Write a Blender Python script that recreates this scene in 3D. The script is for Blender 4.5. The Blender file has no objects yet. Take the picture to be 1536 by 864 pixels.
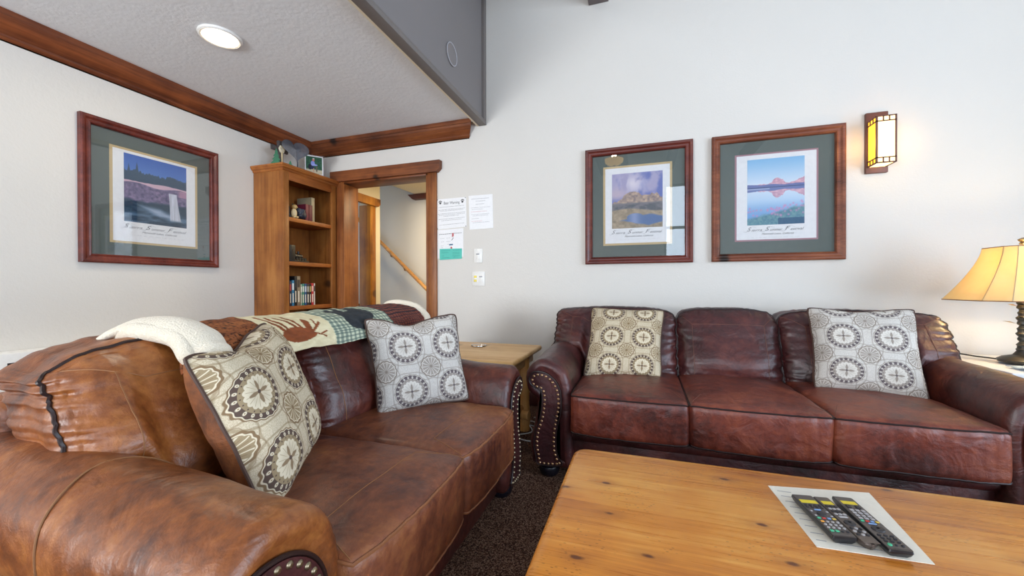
import bpy, bmesh, math, random
import numpy as np
from mathutils import Vector, Matrix, noise as mnoise

random.seed(7)
PI = math.pi
SC = bpy.context.scene
COL = SC.collection

# ------------------------------------------------------------------ camera
F = 585.0
YAW, PIT, ROL = map(math.radians, (18.3, -0.285, -0.125))
cam_d = bpy.data.cameras.new('camera')
cam_d.sensor_width = 36.0
cam_d.lens = F * 36.0 / 1536.0
cam_d.clip_start = 0.02
cam = bpy.data.objects.new('camera', cam_d)
COL.objects.link(cam)
_r = Vector((math.cos(YAW), math.sin(YAW), 0)); _f = Vector((-math.sin(YAW), math.cos(YAW), 0)); _u = Vector((0, 0, 1))
_f2 = _f * math.cos(PIT) + _u * math.sin(PIT); _u2 = _u * math.cos(PIT) - _f * math.sin(PIT)
_r2 = _r * math.cos(ROL) + _u2 * math.sin(ROL); _u3 = _u2 * math.cos(ROL) - _r * math.sin(ROL)
cam.matrix_world = Matrix(((_r2.x, _u3.x, -_f2.x, 0), (_r2.y, _u3.y, -_f2.y, 0), (_r2.z, _u3.z, -_f2.z, 1.0), (0, 0, 0, 1)))
SC.camera = cam

# ------------------------------------------------------------------ view, world, daylight
SC.view_settings.view_transform = 'Standard'
SC.view_settings.look = 'None'
SC.view_settings.gamma = 1.0
SC.view_settings.use_curve_mapping = False
SC.view_settings.exposure = 0.26
SC.cycles.max_bounces = 10
SC.cycles.diffuse_bounces = 6
SC.cycles.glossy_bounces = 4
SC.cycles.transmission_bounces = 6
SC.cycles.transparent_max_bounces = 12
SC.cycles.sample_clamp_indirect = 6.0
SC.cycles.caustics_reflective = False
SC.cycles.caustics_refractive = False
SC.cycles.use_denoising = True

world = bpy.data.worlds.new('sky'); SC.world = world; world.use_nodes = True
world.node_tree.nodes['Background'].inputs[0].default_value = (0.55, 0.72, 1.0, 1)
world.node_tree.nodes['Background'].inputs[1].default_value = 1.5

def area(name, loc, rot, sx, sy, power, color):
    l = bpy.data.lights.new(name, 'AREA'); l.shape = 'RECTANGLE'; l.size = sx; l.size_y = sy
    l.energy = power; l.color = color
    o = bpy.data.objects.new(name, l); COL.objects.link(o); o.location = loc; o.rotation_euler = rot
    return o
# daylight through the tall rear window, an unseen clerestory and the right glazed door; low rear light is added
area('daylight_rear_window', (1.05, -3.34, 1.85), (math.radians(92), 0, 0), 1.1, 2.9, 70, (0.74, 0.86, 1.0))
area('daylight_unseen_clerestory', (-2.3, -3.34, 4.1), (math.radians(80), 0, 0), 1.5, 1.0, 40, (0.74, 0.86, 1.0))  # light of the unseen clerestory, set clear of the mirrored view
area('daylight_right_window', (3.74, -0.2, 1.5), (0, math.radians(112), 0), 2.4, 3.2, 165, (0.72, 0.85, 1.0))
area('added_rear_low_fill', (-2.3, -3.34, 1.35), (math.radians(122), 0, 0), 1.5, 1.1, 170, (0.92, 0.96, 1.0))  # added uplight for the low ceiling; no such window known

def point(name, loc, power, color, r=0.04):
    l = bpy.data.lights.new(name, 'POINT'); l.energy = power; l.color = color; l.shadow_soft_size = r
    o = bpy.data.objects.new(name, l); COL.objects.link(o); o.location = loc
    return o

# ------------------------------------------------------------------ shader helper
def s2l(c):
    c = np.asarray(c, float)
    return np.where(c <= 0.04045, c / 12.92, ((c + 0.055) / 1.055) ** 2.4)
def rgb(h):
    return tuple(float(v) for v in s2l([int(h[i:i + 2], 16) / 255 for i in (0, 2, 4)])) + (1.0,)

class G:
    """a material being written"""
    def __init__(s, name):
        s.m = bpy.data.materials.new(name); s.m.use_nodes = True
        s.t = s.m.node_tree; s.b = s.t.nodes['Principled BSDF']; s.out = s.t.nodes['Material Output']
    def n(s, kind, **kw):
        nd = s.t.nodes.new(kind)
        for k, v in kw.items(): setattr(nd, k, v)
        return nd
    def link(s, a, b):
        if isinstance(a, V): a = a.s
        if isinstance(a, (int, float, tuple)): b.default_value = a
        else: s.t.links.new(a, b)
    def coord(s, out='Object', scale=(1, 1, 1), rot=(0, 0, 0), loc=(0, 0, 0)):
        tc = s.n('ShaderNodeTexCoord'); mp = s.n('ShaderNodeMapping')
        s.t.links.new(tc.outputs[out], mp.inputs[0])
        mp.inputs['Scale'].default_value = scale; mp.inputs['Rotation'].default_value = rot; mp.inputs['Location'].default_value = loc
        return mp.outputs[0]
    def noise(s, vec, scale, detail=4, rough=0.55, dist=0.0, out=0):
        nd = s.n('ShaderNodeTexNoise'); s.t.links.new(vec, nd.inputs['Vector'])
        nd.inputs['Scale'].default_value = scale; nd.inputs['Detail'].default_value = detail
        nd.inputs['Roughness'].default_value = rough; nd.inputs['Distortion'].default_value = dist
        return V(s, nd.outputs[out])
    def voro(s, vec, scale, feature='F1', out='Distance'):
        nd = s.n('ShaderNodeTexVoronoi', feature=feature); s.t.links.new(vec, nd.inputs['Vector'])
        nd.inputs['Scale'].default_value = scale
        return V(s, nd.outputs[out])
    def ramp(s, fac, stops):
        nd = s.n('ShaderNodeValToRGB'); s.link(fac, nd.inputs[0]); e = nd.color_ramp.elements
        while len(e) < len(stops): e.new(0.5)
        for i, (p, c) in enumerate(stops):
            e[i].position = p; e[i].color = rgb(c) if isinstance(c, str) else c
        return nd.outputs[0]
    def mix(s, fac, a, b, mode='MIX'):
        nd = s.n('ShaderNodeMix', data_type='RGBA', blend_type=mode)
        s.link(fac, nd.inputs[0])
        for v, i in ((a, 6), (b, 7)):
            if isinstance(v, str): v = rgb(v)
            s.link(v, nd.inputs[i])
        return nd.outputs[2]
    def bump(s, h, strength=0.3, dist=0.01, prev=None):
        nd = s.n('ShaderNodeBump'); nd.inputs['Strength'].default_value = strength; nd.inputs['Distance'].default_value = dist
        s.link(h, nd.inputs['Height'])
        if prev is not None: s.t.links.new(prev, nd.inputs['Normal'])
        return nd.outputs[0]
    def fin(s, col=None, rough=None, nrm=None, **kw):
        if col is not None:
            if isinstance(col, str): col = rgb(col)
            s.link(col, s.b.inputs['Base Color'])
        if rough is not None: s.link(rough, s.b.inputs['Roughness'])
        if nrm is not None: s.t.links.new(nrm, s.b.inputs['Normal'])
        for k, v in kw.items():
            s.link(v, s.b.inputs[k.replace('_', ' ')])
        return s.m

class V:
    def __init__(s, g, sock): s.g = g; s.s = sock
    def op(s, o, *a, clamp=False):
        nd = s.g.n('ShaderNodeMath', operation=o); nd.use_clamp = clamp
        s.g.link(s, nd.inputs[0])
        for i, x in enumerate(a): s.g.link(x, nd.inputs[i + 1])
        return V(s.g, nd.outputs[0])
    def __add__(s, o): return s.op('ADD', o)
    __radd__ = __add__
    def __mul__(s, o): return s.op('MULTIPLY', o)
    __rmul__ = __mul__
    def __sub__(s, o): return s.op('SUBTRACT', o)
    def __rsub__(s, o): return (s * -1.0) + o
    def __truediv__(s, o): return s.op('DIVIDE', o)
    def fract(s): return s.op('FRACT')
    def sqrt(s): return s.op('SQRT')
    def abs(s): return s.op('ABSOLUTE')
    def cos(s): return s.op('COSINE')
    def atan2(s, o): return s.op('ARCTAN2', o)
    def max(s, o): return s.op('MAXIMUM', o)
    def min(s, o): return s.op('MINIMUM', o)
    def sstep(s, a, b):
        nd = s.g.n('ShaderNodeMapRange', interpolation_type='SMOOTHSTEP')
        s.g.link(s, nd.inputs[0]); nd.inputs[1].default_value = a; nd.inputs[2].default_value = b
        return V(s.g, nd.outputs[0])
    def band(s, a, b, w=0.008):
        return s.sstep(a - w, a + w) * (1.0 - s.sstep(b - w, b + w))

def plain(name, col, rough=0.5, **kw):
    g = G(name); n = g.noise(g.coord(), 60, 3)
    c = rgb(col) if isinstance(col, str) else col
    d = tuple(v * 0.86 for v in c[:3]) + (1,)
    return g.fin(g.mix(n, d, c), rough, **kw)

def m_paint(name, col, bumps=0.25, scale=90):
    g = G(name); v = g.coord()
    h = g.noise(v, scale, 4, 0.6) * 0.6 + g.noise(v, scale * 0.35, 3) * 0.6
    n2 = g.noise(v, 1.3, 2)
    c = rgb(col); d = tuple(x * 0.95 for x in c[:3]) + (1,)
    return g.fin(g.mix(n2, d, c), 0.85, g.bump(h, bumps, 0.006), Specular_IOR_Level=0.2)

def m_wood(name, dark, mid, light, axis='X', rough=0.42, knots=1.0, gscale=1.0, planks=None, pits=0.0):
    g = G(name)
    i = 'XYZ'.index(axis)
    sc = [9.0 * gscale] * 3; sc[i] = 0.9 * gscale
    v = g.coord(scale=tuple(sc))
    w = g.coord()
    warp = g.noise(v, 1.0, 3, 0.6, 0.6)
    fine_sc = [110.0] * 3; fine_sc[i] = 3.5
    fine = g.noise(g.coord(scale=tuple(fine_sc)), 1.0, 4, 0.65)
    blot = g.noise(w, 3.2, 4, 0.6)
    t = warp * 0.42 + fine * 0.32 + blot * 0.40
    if planks:
        ax, width = planks
        sx = g.n('ShaderNodeSeparateXYZ'); g.t.links.new(w, sx.inputs[0])
        p = V(g, sx.outputs['XYZ'.index(ax)]) / width
        cell = p.op('FLOOR')
        wn = g.n('ShaderNodeTexWhiteNoise', noise_dimensions='1D'); g.link(cell, wn.inputs['W'])
        t = t + (V(g, wn.outputs[0]) - 0.5) * 0.14
    col = g.ramp(t, [(0.40, dark), (0.545, mid), (0.70, light)])
    if planks:
        kv = g.n('ShaderNodeTexVoronoi', voronoi_dimensions='2D'); g.t.links.new(g.coord(scale=(3.1, 6.6, 1), loc=(.15, .3, 0)), kv.inputs[0]); kv.inputs['Scale'].default_value = 1.0
        k2 = V(g, kv.outputs[0]) + (g.noise(w, 45, 3) - 0.5) * 0.05
        col = g.mix(1.0 - k2.sstep(0.015, 0.055), col, '4A2410')
        col = g.mix((1.0 - k2.sstep(0.03, 0.20)) * 0.35, col, '8A4A1C')
        knots = 0.0
    ks = [2.0] * 3; ks[i] = 3.2
    kd = g.voro(g.coord(scale=tuple(ks), loc=(0.3, 0.7, 0.2)), 1.0)
    k = (1.0 - (kd + (warp - 0.5) * 0.16).sstep(0.05, 0.17)) * knots
    col = g.mix(k, col, tuple(x * 0.22 for x in rgb(dark)[:3]) + (1,))
    if pits:
        ps = [150.0] * 3; ps[i] = 60.0
        pd = g.voro(g.coord(scale=tuple(ps)), 1.0)
        pm = (1.0 - pd.sstep(0.14, 0.24)) * g.noise(w, 7, 3).sstep(0.50, 0.60) * pits
        col = g.mix(pm, col, tuple(x * 0.3 for x in rgb(dark)[:3]) + (1,))
    h = fine * 0.5 + warp * 0.3
    return g.fin(col, (fine * 0.18 + rough - 0.05), g.bump(h, 0.12, 0.003), Specular_IOR_Level=0.45)

def m_leather(name, dark, mid, light, rough=0.42, wr_axis=None, spec=0.5, scale=1.0):
    g = G(name); v = g.coord()
    a = g.noise(v, 5.0 * scale, 5, 0.62, 0.4); b = g.noise(v, 38, 4, 0.7)
    col = g.ramp(a * 0.70 + b * 0.34, [(0.38, dark), (0.52, mid), (0.68, light)])
    cell = g.voro(v, 260); wr = g.noise(g.coord(scale=(1, 1, 1)), 26, 5, 0.6, 1.2)
    big = g.noise(v, 9, 3, 0.5, 0.8)
    nrm = g.bump(cell, 0.16, 0.0015)
    nrm = g.bump(wr, 0.28, 0.007, nrm)
    nrm = g.bump(big, 0.40, 0.025, nrm)
    return g.fin(col, (a * 0.30 + rough - 0.13), nrm, Specular_IOR_Level=spec, Coat_Weight=0.18, Coat_Roughness=0.30)

M = {}
M['wall'] = m_paint('wall_paint', 'D9D5CE')
M['wall_hall'] = m_paint('hall_paint', 'E2D9BE')
M['ceiling'] = m_paint('ceiling_paint', 'E6E7E8', 0.6, 45)
M['fascia'] = m_paint('fascia_paint', '85807F', 0.1, 20)
M['fascia_trim'] = plain('fascia_trim_paint', '7B7470', 0.6)
M['fascia_edge'] = plain('cream_edge_paint', 'E6D8BC', 0.7)
M['alder'] = m_wood('alder_trim_along_x', '3E1C0C', '6A3618', '8E5128', 'X', 0.40)
M['alder_y'] = m_wood('alder_trim_along_y', '3A1A0C', '633017', '8A4A26', 'Y', 0.40)
M['alder_z'] = m_wood('alder_trim_along_z', '4A240F', '78421E', '9C602E', 'Z', 0.40)
M['case_z'] = m_wood('bookcase_wood_upright', '5A3014', '87501F', 'A46C34', 'Z', 0.42, 0.8)
M['case_y'] = m_wood('bookcase_wood_shelf', '5C2E10', '8A4C1C', 'AC6A2C', 'Y', 0.42, 0.6)
M['hall_door'] = m_wood('hall_casing_wood', '6A3C0E', '9C6014', 'BC7E24', 'Z', 0.42, 0.7)
M['pine'] = m_wood('pine_table_top', 'A45A1C', 'CF842F', 'E6A853', 'X', 0.25, 0.95, 0.8, ('Y', 0.155), 0.6)
M['pine_side'] = m_wood('pine_table_sides', '9A5418', 'C0762A', 'D89444', 'X', 0.4, 0.6)
M['pine2'] = m_wood('end_table_pine', 'C18B4E', 'DDB072', 'ECC68C', 'X', 0.38, 0.5)
M['log'] = m_wood('peeled_log_pine', 'B07434', 'D09450', 'E6B070', 'Z', 0.45, 0.8)
M['oak_rail'] = m_wood('handrail_wood', '8A5A28', 'B98344', 'D9A462', 'X', 0.4, 0.2)
M['frame_red'] = m_wood('cherry_frame', '38120E', '5C241C', '783628', 'X', 0.3, 0.3, 1.4)
M['frame_brn'] = m_wood('knotty_frame', '44200F', '703A24', '925638', 'X', 0.32, 1.0, 1.4)
M['leather'] = m_leather('dark_red_brown_leather', '25100E', '40191A', '5C2A22', 0.40)
M['leather_seat'] = m_leather('worn_rust_leather', '3E1812', '6B2D1E', '8A4528', 0.46, scale=0.7)
M['leather_panel'] = m_leather('arm_front_leather', '241012', '3A1618', '4C2020', 0.42)
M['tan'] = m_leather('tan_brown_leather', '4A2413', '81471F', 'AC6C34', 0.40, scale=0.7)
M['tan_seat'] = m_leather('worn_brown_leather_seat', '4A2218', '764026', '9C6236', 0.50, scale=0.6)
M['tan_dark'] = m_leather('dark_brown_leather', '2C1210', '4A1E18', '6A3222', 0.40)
M['piping_dark'] = plain('dark_piping', '24100E', 0.45)
M['piping_tan'] = plain('tan_piping', '8A5634', 0.5)
M['stitch'] = plain('tan_stitching', '946640', 0.7)
M['stitch_d'] = plain('dull_stitching', '6E4636', 0.7)
M['foot'] = plain('black_painted_wood', '14121A', 0.25)
M['brass'] = plain('antique_brass', (0.50, 0.31, 0.17, 1), 0.36, Metallic=1.0)
M['pewter'] = plain('aged_brass', (0.40, 0.32, 0.21, 1), 0.38, Metallic=1.0)
M['white_pl'] = plain('white_plastic', 'EDEBE6', 0.35)
M['white_box'] = plain('white_enamel', 'F0EEE8', 0.4)
M['black'] = plain('black_plastic', '16161A', 0.4)
M['white_ink'] = plain('white_ink', 'F2F2F0', 0.6)
M['ink'] = plain('dark_ink', '4A4A4C', 0.8)
M['ink_soft'] = plain('soft_ink', '8E8E94', 0.8)
M['ink_title'] = plain('title_ink', '74747A', 0.8)
M['ink_red'] = plain('red_ink', 'CC6A6E', 0.8)
M['ink_blue'] = plain('blue_ink', '4E7C9C', 0.8)
M['paper'] = plain('white_paper', 'EFEFF0', 0.45)
M['teal_paper'] = plain('teal_paper', '58C4B4', 0.6)
M['mat_green'] = plain('green_grey_mat_board', '5E6864', 0.8)
M['mat_tan'] = plain('tan_mat_bevel', 'C9B287', 0.8)
M['mat_rose'] = plain('rose_mat_bevel', 'A8808A', 0.8)
M['poster_white'] = plain('white_poster_paper', 'EDEEF0', 0.8)
M['silver'] = plain('brushed_silver', (0.75, 0.75, 0.74, 1), 0.25, Metallic=1.0)
M['cable'] = plain('white_cable', 'C9C6C0', 0.5)
M['copper'] = plain('aged_copper', '6B4236', 0.5)
M['cloth'] = plain('white_table_cloth', 'F0F2F4', 0.85)

def m_glass(name, k=0.9):
    g = G(name); t = g.n('ShaderNodeBsdfTransparent'); gl = g.n('ShaderNodeBsdfGlossy'); gl.inputs['Roughness'].default_value = 0.015
    fr = g.n('ShaderNodeFresnel'); fr.inputs[0].default_value = 1.52; mx = g.n('ShaderNodeMixShader')
    g.link((V(g, fr.outputs[0]) * k).min(0.22), mx.inputs[0])
    g.t.links.new(t.outputs[0], mx.inputs[1]); g.t.links.new(gl.outputs[0], mx.inputs[2]); g.t.links.new(mx.outputs[0], g.out.inputs[0])
    return g.m
M['glass'] = m_glass('picture_glass', 0.9)

def m_emit(name, col, strength, base=None):
    g = G(name); c = rgb(col)
    n = g.noise(g.coord(), 14, 3)
    d = (c[0], c[1] * 0.8, c[2] * 0.55, 1)
    return g.fin(base or col, 0.5, Emission_Color=g.mix(n, d, c), Emission_Strength=strength)

def m_vcol(name, rough=0.6, bump=None):
    g = G(name); a = g.n('ShaderNodeVertexColor', layer_name='Col')
    nrm = None
    if bump == 'quilt':
        v = g.coord(); nrm = g.bump(g.noise(v, 55, 4, 0.6, 0.6) + g.voro(v, 45) * 0.6, 0.55, 0.006)
    return g.fin(a.outputs[0], rough, nrm, Specular_IOR_Level=0.25)
M['print'] = m_vcol('poster_print', 0.7)
M['quilt'] = m_vcol('quilt_print', 0.9, 'quilt')

def m_fleece():
    g = G('cream_fleece'); v = g.coord(); n = g.noise(v, 160, 5, 0.7)
    return g.fin(g.mix(n, 'CFC0A4', 'F2EADA'), 0.95, g.bump(n + g.voro(v, 210) * 0.5, 0.7, 0.005), Sheen_Weight=0.3)
M['fleece'] = m_fleece()

def m_carpet():
    g = G('speckled_brown_carpet'); v = g.coord(); n = g.noise(v, 140, 4, 0.8); b = g.noise(v, 60, 3, 0.6)
    w = g.voro(v, 240, out='Color')
    sp = g.n('ShaderNodeSeparateColor'); g.t.links.new(w.s, sp.inputs[0])
    t = n * 0.6 + V(g, sp.outputs[0]) * 0.35 + b * 0.1
    return g.fin(g.ramp(t, [(0.30, '22140F'), (0.50, '5A3A2C'), (0.68, 'A8846E')]), 0.95, g.bump(n + g.voro(v, 240), 0.9, 0.01), Specular_IOR_Level=0.1)
M['carpet'] = m_carpet()

def m_medallion(name, base, warm, P=0.185):
    g = G(name)
    tc = g.n('ShaderNodeTexCoord'); sp = g.n('ShaderNodeSeparateXYZ'); g.t.links.new(tc.outputs['UV'], sp.inputs[0])
    wv = g.noise(g.coord(), 25, 2)
    u = V(g, sp.outputs[0]) / P; v = V(g, sp.outputs[1]) / P
    def polar(du, dv):
        x = (u + du).fract() - 0.5; y = (v + dv).fract() - 0.5
        return x, y, (x * x + y * y).sqrt(), y.atan2(x)
    x, y, r, th = polar(0.0, 0.0)
    x2, y2, r2, th2 = polar(0.5, 0.5)
    dark, mid, tan_, cream = warm
    col = g.mix(g.noise(g.coord(), 350, 2).sstep(0.35, 0.65), base[0], base[1])
    # scroll work between the medallions
    sw = (th * 4.0).cos()
    ring = (r + sw * 0.03).band(0.425, 0.450, 0.007)
    col = g.mix(ring * 0.75, col, tan_)
    sw2 = (th2 * 4.0).cos()
    ring2 = (r2 + sw2 * 0.045).band(0.292, 0.318, 0.008)
    col = g.mix(ring2 * 0.7, col, tan_)
    ring3 = (r2 + (th2 * 8.0).cos() * 0.03).band(0.262, 0.272, 0.006)
    col = g.mix(ring3 * 0.6, col, mid)
    # big medallion
    sc = (th * 20.0).cos() * 0.007
    rr = r - sc
    col = g.mix(1.0 - rr.sstep(0.376, 0.384), col, mid)
    col = g.mix(1.0 - rr.sstep(0.362, 0.368), col, cream)
    col = g.mix(1.0 - rr.sstep(0.352, 0.358), col, dark)
    col = g.mix(1.0 - r.sstep(0.282, 0.290), col, tan_)
    bead_x = (th * (20.0 / (2 * PI))).fract() - 0.5
    bx = (bead_x * 0.100) * (bead_x * 0.100)
    bead = (bx + (r - 0.312) * (r - 0.312) * 0.7).sqrt()
    col = g.mix(1.0 - bead.sstep(0.013, 0.026), col, cream)
    col = g.mix(1.0 - bead.sstep(0.005, 0.009), col, mid)
    dot = (bx + (r - 0.262) * (r - 0.262)).sqrt()
    col = g.mix(1.0 - dot.sstep(0.008, 0.013), col, dark)
    petal = r - (th * 8.0).cos().abs() * 0.028
    col = g.mix(1.0 - petal.sstep(0.205, 0.213), col, cream)
    rays = (th * 16.0).cos().sstep(0.90, 0.99) * r.band(0.07, 0.20, 0.01)
    col = g.mix(rays * 0.8, col, tan_)
    col = g.mix((1.0 - r.sstep(0.10, 0.20)) * 0.25, col, tan_)
    cross = (1.0 - (x.abs().min(y.abs()) + (r - 0.09).abs() * 0.22).sstep(0.024, 0.034)) * (1.0 - r.sstep(0.15, 0.17))
    col = g.mix(cross * 0.9, col, mid)
    col = g.mix(1.0 - r.sstep(0.022, 0.03), col, dark)
    # small fan medallion
    r2s = r2 - (th2 * 14.0).cos() * 0.007
    col = g.mix(1.0 - r2s.sstep(0.236, 0.244), col, mid)
    col = g.mix(1.0 - r2s.sstep(0.208, 0.214), col, cream)
    col = g.mix(1.0 - (r2 - (th2 * 7.0).cos().abs() * 0.015).sstep(0.184, 0.190), col, tan_)
    spokes = (th2 * 14.0).cos().sstep(0.70, 0.92) * r2.sstep(0.03, 0.06) * (1.0 - r2.sstep(0.19, 0.20))
    col = g.mix(spokes, col, cream)
    spk2 = (th2 * 14.0 + 3.14).cos().sstep(0.90, 0.99) * r2.sstep(0.05, 0.08) * (1.0 - r2.sstep(0.16, 0.17))
    col = g.mix(spk2 * 0.7, col, mid)
    col = g.mix(1.0 - r2.sstep(0.025, 0.032), col, mid)
    weave = g.noise(g.coord(), 420, 3, 0.7)
    return g.fin(col, 0.9, g.bump(weave, 0.35, 0.002), Specular_IOR_Level=0.15)
M['medal_warm'] = m_medallion('tan_medallion_fabric', ('B8AA90', 'CFC2A8'), ('5A4A42', '80694F', '978568', 'D6CAB0'))
M['medal_cool'] = m_medallion('grey_medallion_fabric', ('BCB7B0', 'D2CEC7'), ('655C5E', '8C8278', 'A09890', 'D4CFC6'), .19)

# ------------------------------------------------------------------ object helpers
ORG = [Vector((0, 0, 0))]
def link(name, me, parent=None, structure=False):
    o = bpy.data.objects.new(name, me); COL.objects.link(o)
    if parent is not None: o.parent = parent
    if structure: o['kind'] = 'structure'
    return o

def thing(name, label, cat, loc=(0, 0, 0), rz=0.0, group=None, local=False):
    """an Empty at the thing's base; unless local, its meshes are given in world coordinates"""
    o = bpy.data.objects.new(name, None); COL.objects.link(o)
    o.empty_display_size = 0.05
    o.location = loc; o.rotation_euler = (0, 0, rz); o['label'] = label; o['category'] = cat
    if group: o['group'] = group
    ORG[0] = Vector((0, 0, 0)) if local else Vector(loc)
    return o

def tag(o, label, cat, group=None):
    o['label'] = label; o['category'] = cat
    if group: o['group'] = group
    return o

def mesh(name, verts, faces, mat, parent=None, smooth=True, structure=False, mats=None, midx=None, sharp=None):
    me = bpy.data.meshes.new(name)
    og = ORG[0] if parent is not None else Vector((0, 0, 0))
    me.from_pydata([(v[0] - og.x, v[1] - og.y, v[2] - og.z) for v in verts], [], faces)
    for m in (mats or [mat]): me.materials.append(m)
    if midx is not None: me.polygons.foreach_set('material_index', midx)
    me.polygons.foreach_set('use_smooth', [smooth] * len(me.polygons))
    me.update()
    if sharp is not None:
        me.set_sharp_from_angle(angle=math.radians(sharp))
    return link(name, me, parent, structure)

class MB:
    """collects shapes for one mesh"""
    def __init__(s): s.v = []; s.f = []
    def add(s, v, f):
        k = len(s.v); s.v += [tuple(p) for p in v]; s.f += [tuple(i + k for i in q) for q in f]; return s
    def box(s, x0, x1, y0, y1, z0, z1, bev=0.0, seg=2):
        x0, x1 = min(x0, x1), max(x0, x1); y0, y1 = min(y0, y1), max(y0, y1); z0, z1 = min(z0, z1), max(z0, z1)
        bm = bmesh.new(); bmesh.ops.create_cube(bm, size=1)
        for v in bm.verts: v.co = ((x0 + x1) / 2 + v.co.x * (x1 - x0), (y0 + y1) / 2 + v.co.y * (y1 - y0), (z0 + z1) / 2 + v.co.z * (z1 - z0))
        if bev > 0: bmesh.ops.bevel(bm, geom=bm.edges[:], offset=min(bev, 0.49 * min(x1 - x0, y1 - y0, z1 - z0)), segments=seg, affect='EDGES', profile=0.5)
        bm.verts.index_update()
        s.add([v.co[:] for v in bm.verts], [[v.index for v in f.verts] for f in bm.faces]); bm.free(); return s
    def prism(s, poly, axis, a, b):
        """poly: list of 2-D points in the plane normal to axis, extruded from a to b"""
        n = len(poly)
        def P(p, t):
            if axis == 'X': return (t, p[0], p[1])
            if axis == 'Y': return (p[0], t, p[1])
            return (p[0], p[1], t)
        v = [P(p, a) for p in poly] + [P(p, b) for p in poly]
        f = [[i, (i + 1) % n, n + (i + 1) % n, n + i] for i in range(n)] + [list(range(n))[::-1], [n + i for i in range(n)]]
        s.add(v, f); return s
    def tube(s, pts, r, n=8, closed=False, caps=True):
        pts = [Vector(p) for p in pts]; m = len(pts); rr = r if hasattr(r, '__len__') else [r] * m
        rings = []; up = None
        for i, p in enumerate(pts):
            a = pts[(i - 1) % m] if (closed or i > 0) else p; b = pts[(i + 1) % m] if (closed or i < m - 1) else p
            t = (b - a)
            t = t.normalized() if t.length > 1e-9 else Vector((0, 0, 1))
            if up is None: up = t.orthogonal().normalized()
            else:
                up = up - t * up.dot(t); up = up.normalized() if up.length > 1e-6 else t.orthogonal().normalized()
            w = t.cross(up)
            rings.append([p + (up * math.cos(2 * PI * k / n) + w * math.sin(2 * PI * k / n)) * rr[i] for k in range(n)])
        v = [q for ring in rings for q in ring]; f = []
        for i in range(m if closed else m - 1):
            j = (i + 1) % m
            for k in range(n): f.append((i * n + k, i * n + (k + 1) % n, j * n + (k + 1) % n, j * n + k))
        if caps and not closed: f += [tuple(range(n))[::-1], tuple((m - 1) * n + k for k in range(n))]
        s.add(v, f); return s
    def lathe(s, prof, c=(0, 0, 0), n=32, axis='Z'):
        v = []; f = []; m = len(prof)
        for (r, h) in prof:
            for k in range(n):
                a = 2 * PI * k / n; x, y = r * math.cos(a), r * math.sin(a)
                p = {'Z': (x, y, h), 'Y': (x, h, y), 'X': (h, x, y)}[axis]
                v.append((c[0] + p[0], c[1] + p[1], c[2] + p[2]))
        for i in range(m - 1):
            for k in range(n): f.append((i * n + k, i * n + (k + 1) % n, (i + 1) * n + (k + 1) % n, (i + 1) * n + k))
        f += [tuple(range(n))[::-1], tuple((m - 1) * n + k for k in range(n))]
        s.add(v, f); return s
    def build(s, name, mat, parent=None, smooth=True, structure=False, sharp=35):
        return mesh(name, s.v, s.f, mat, parent, smooth, structure, sharp=sharp)

def sbox(name, x0, x1, y0, y1, z0, z1, mat):
    return MB().box(x0, x1, y0, y1, z0, z1).build(name, mat, None, False, True)

def text(body, size, mat, parent, origin, xdir, ydir, shear=0.0, align='CENTER', name='lettering', off=0.0, width=1.0):
    c = bpy.data.curves.new(name, 'FONT'); c.body = body; c.size = size; c.shear = shear; c.align_x = align; c.align_y = 'CENTER'
    c.resolution_u = 3; c.offset = off
    o = bpy.data.objects.new(name, c); COL.objects.link(o)
    o.parent = parent; c.materials.append(mat)
    x = Vector(xdir).normalized(); y = Vector(ydir).normalized(); z = x.cross(y)
    og = Vector(origin) - ORG[0]
    o.matrix_local = Matrix(((x.x * width, y.x, z.x, og.x), (x.y * width, y.y, z.y, og.y), (x.z * width, y.z, z.z, og.z), (0, 0, 0, 1)))
    return o

def copy_tree(o, parent=None):
    c = o.copy(); COL.objects.link(c)
    if parent is not None: c.parent = parent
    for ch in list(o.children): copy_tree(ch, c)
    return c

def fbm(x, y, seed=0, octv=4, gain=0.5):
    """value noise for numpy arrays"""
    rs = np.random.RandomState(seed); tab = rs.rand(256, 256)
    out = np.zeros_like(x); amp = 1.0; tot = 0
    for o in range(octv):
        xi = np.floor(x).astype(int); yi = np.floor(y).astype(int); fx = x - xi; fy = y - yi
        fx = fx * fx * (3 - 2 * fx); fy = fy * fy * (3 - 2 * fy)
        a = tab[xi & 255, yi & 255]; b = tab[(xi + 1) & 255, yi & 255]; c = tab[xi & 255, (yi + 1) & 255]; d = tab[(xi + 1) & 255, (yi + 1) & 255]
        out += amp * ((a * (1 - fx) + b * fx) * (1 - fy) + (c * (1 - fx) + d * fx) * fy)
        tot += amp; amp *= gain; x = x * 2.03 + 7.1; y = y * 2.03 + 3.7
    return out / tot

def hexa(h): return np.array([int(h[i:i + 2], 16) / 255 for i in (0, 2, 4)])
def lay(img, mask, col):
    m = np.clip(mask, 0, 1)[..., None]
    c = hexa(col) if isinstance(col, str) else col
    return img * (1 - m) + c * m
def sst(x, a, b):
    t = np.clip((x - a) / (b - a), 0, 1); return t * t * (3 - 2 * t)

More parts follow.
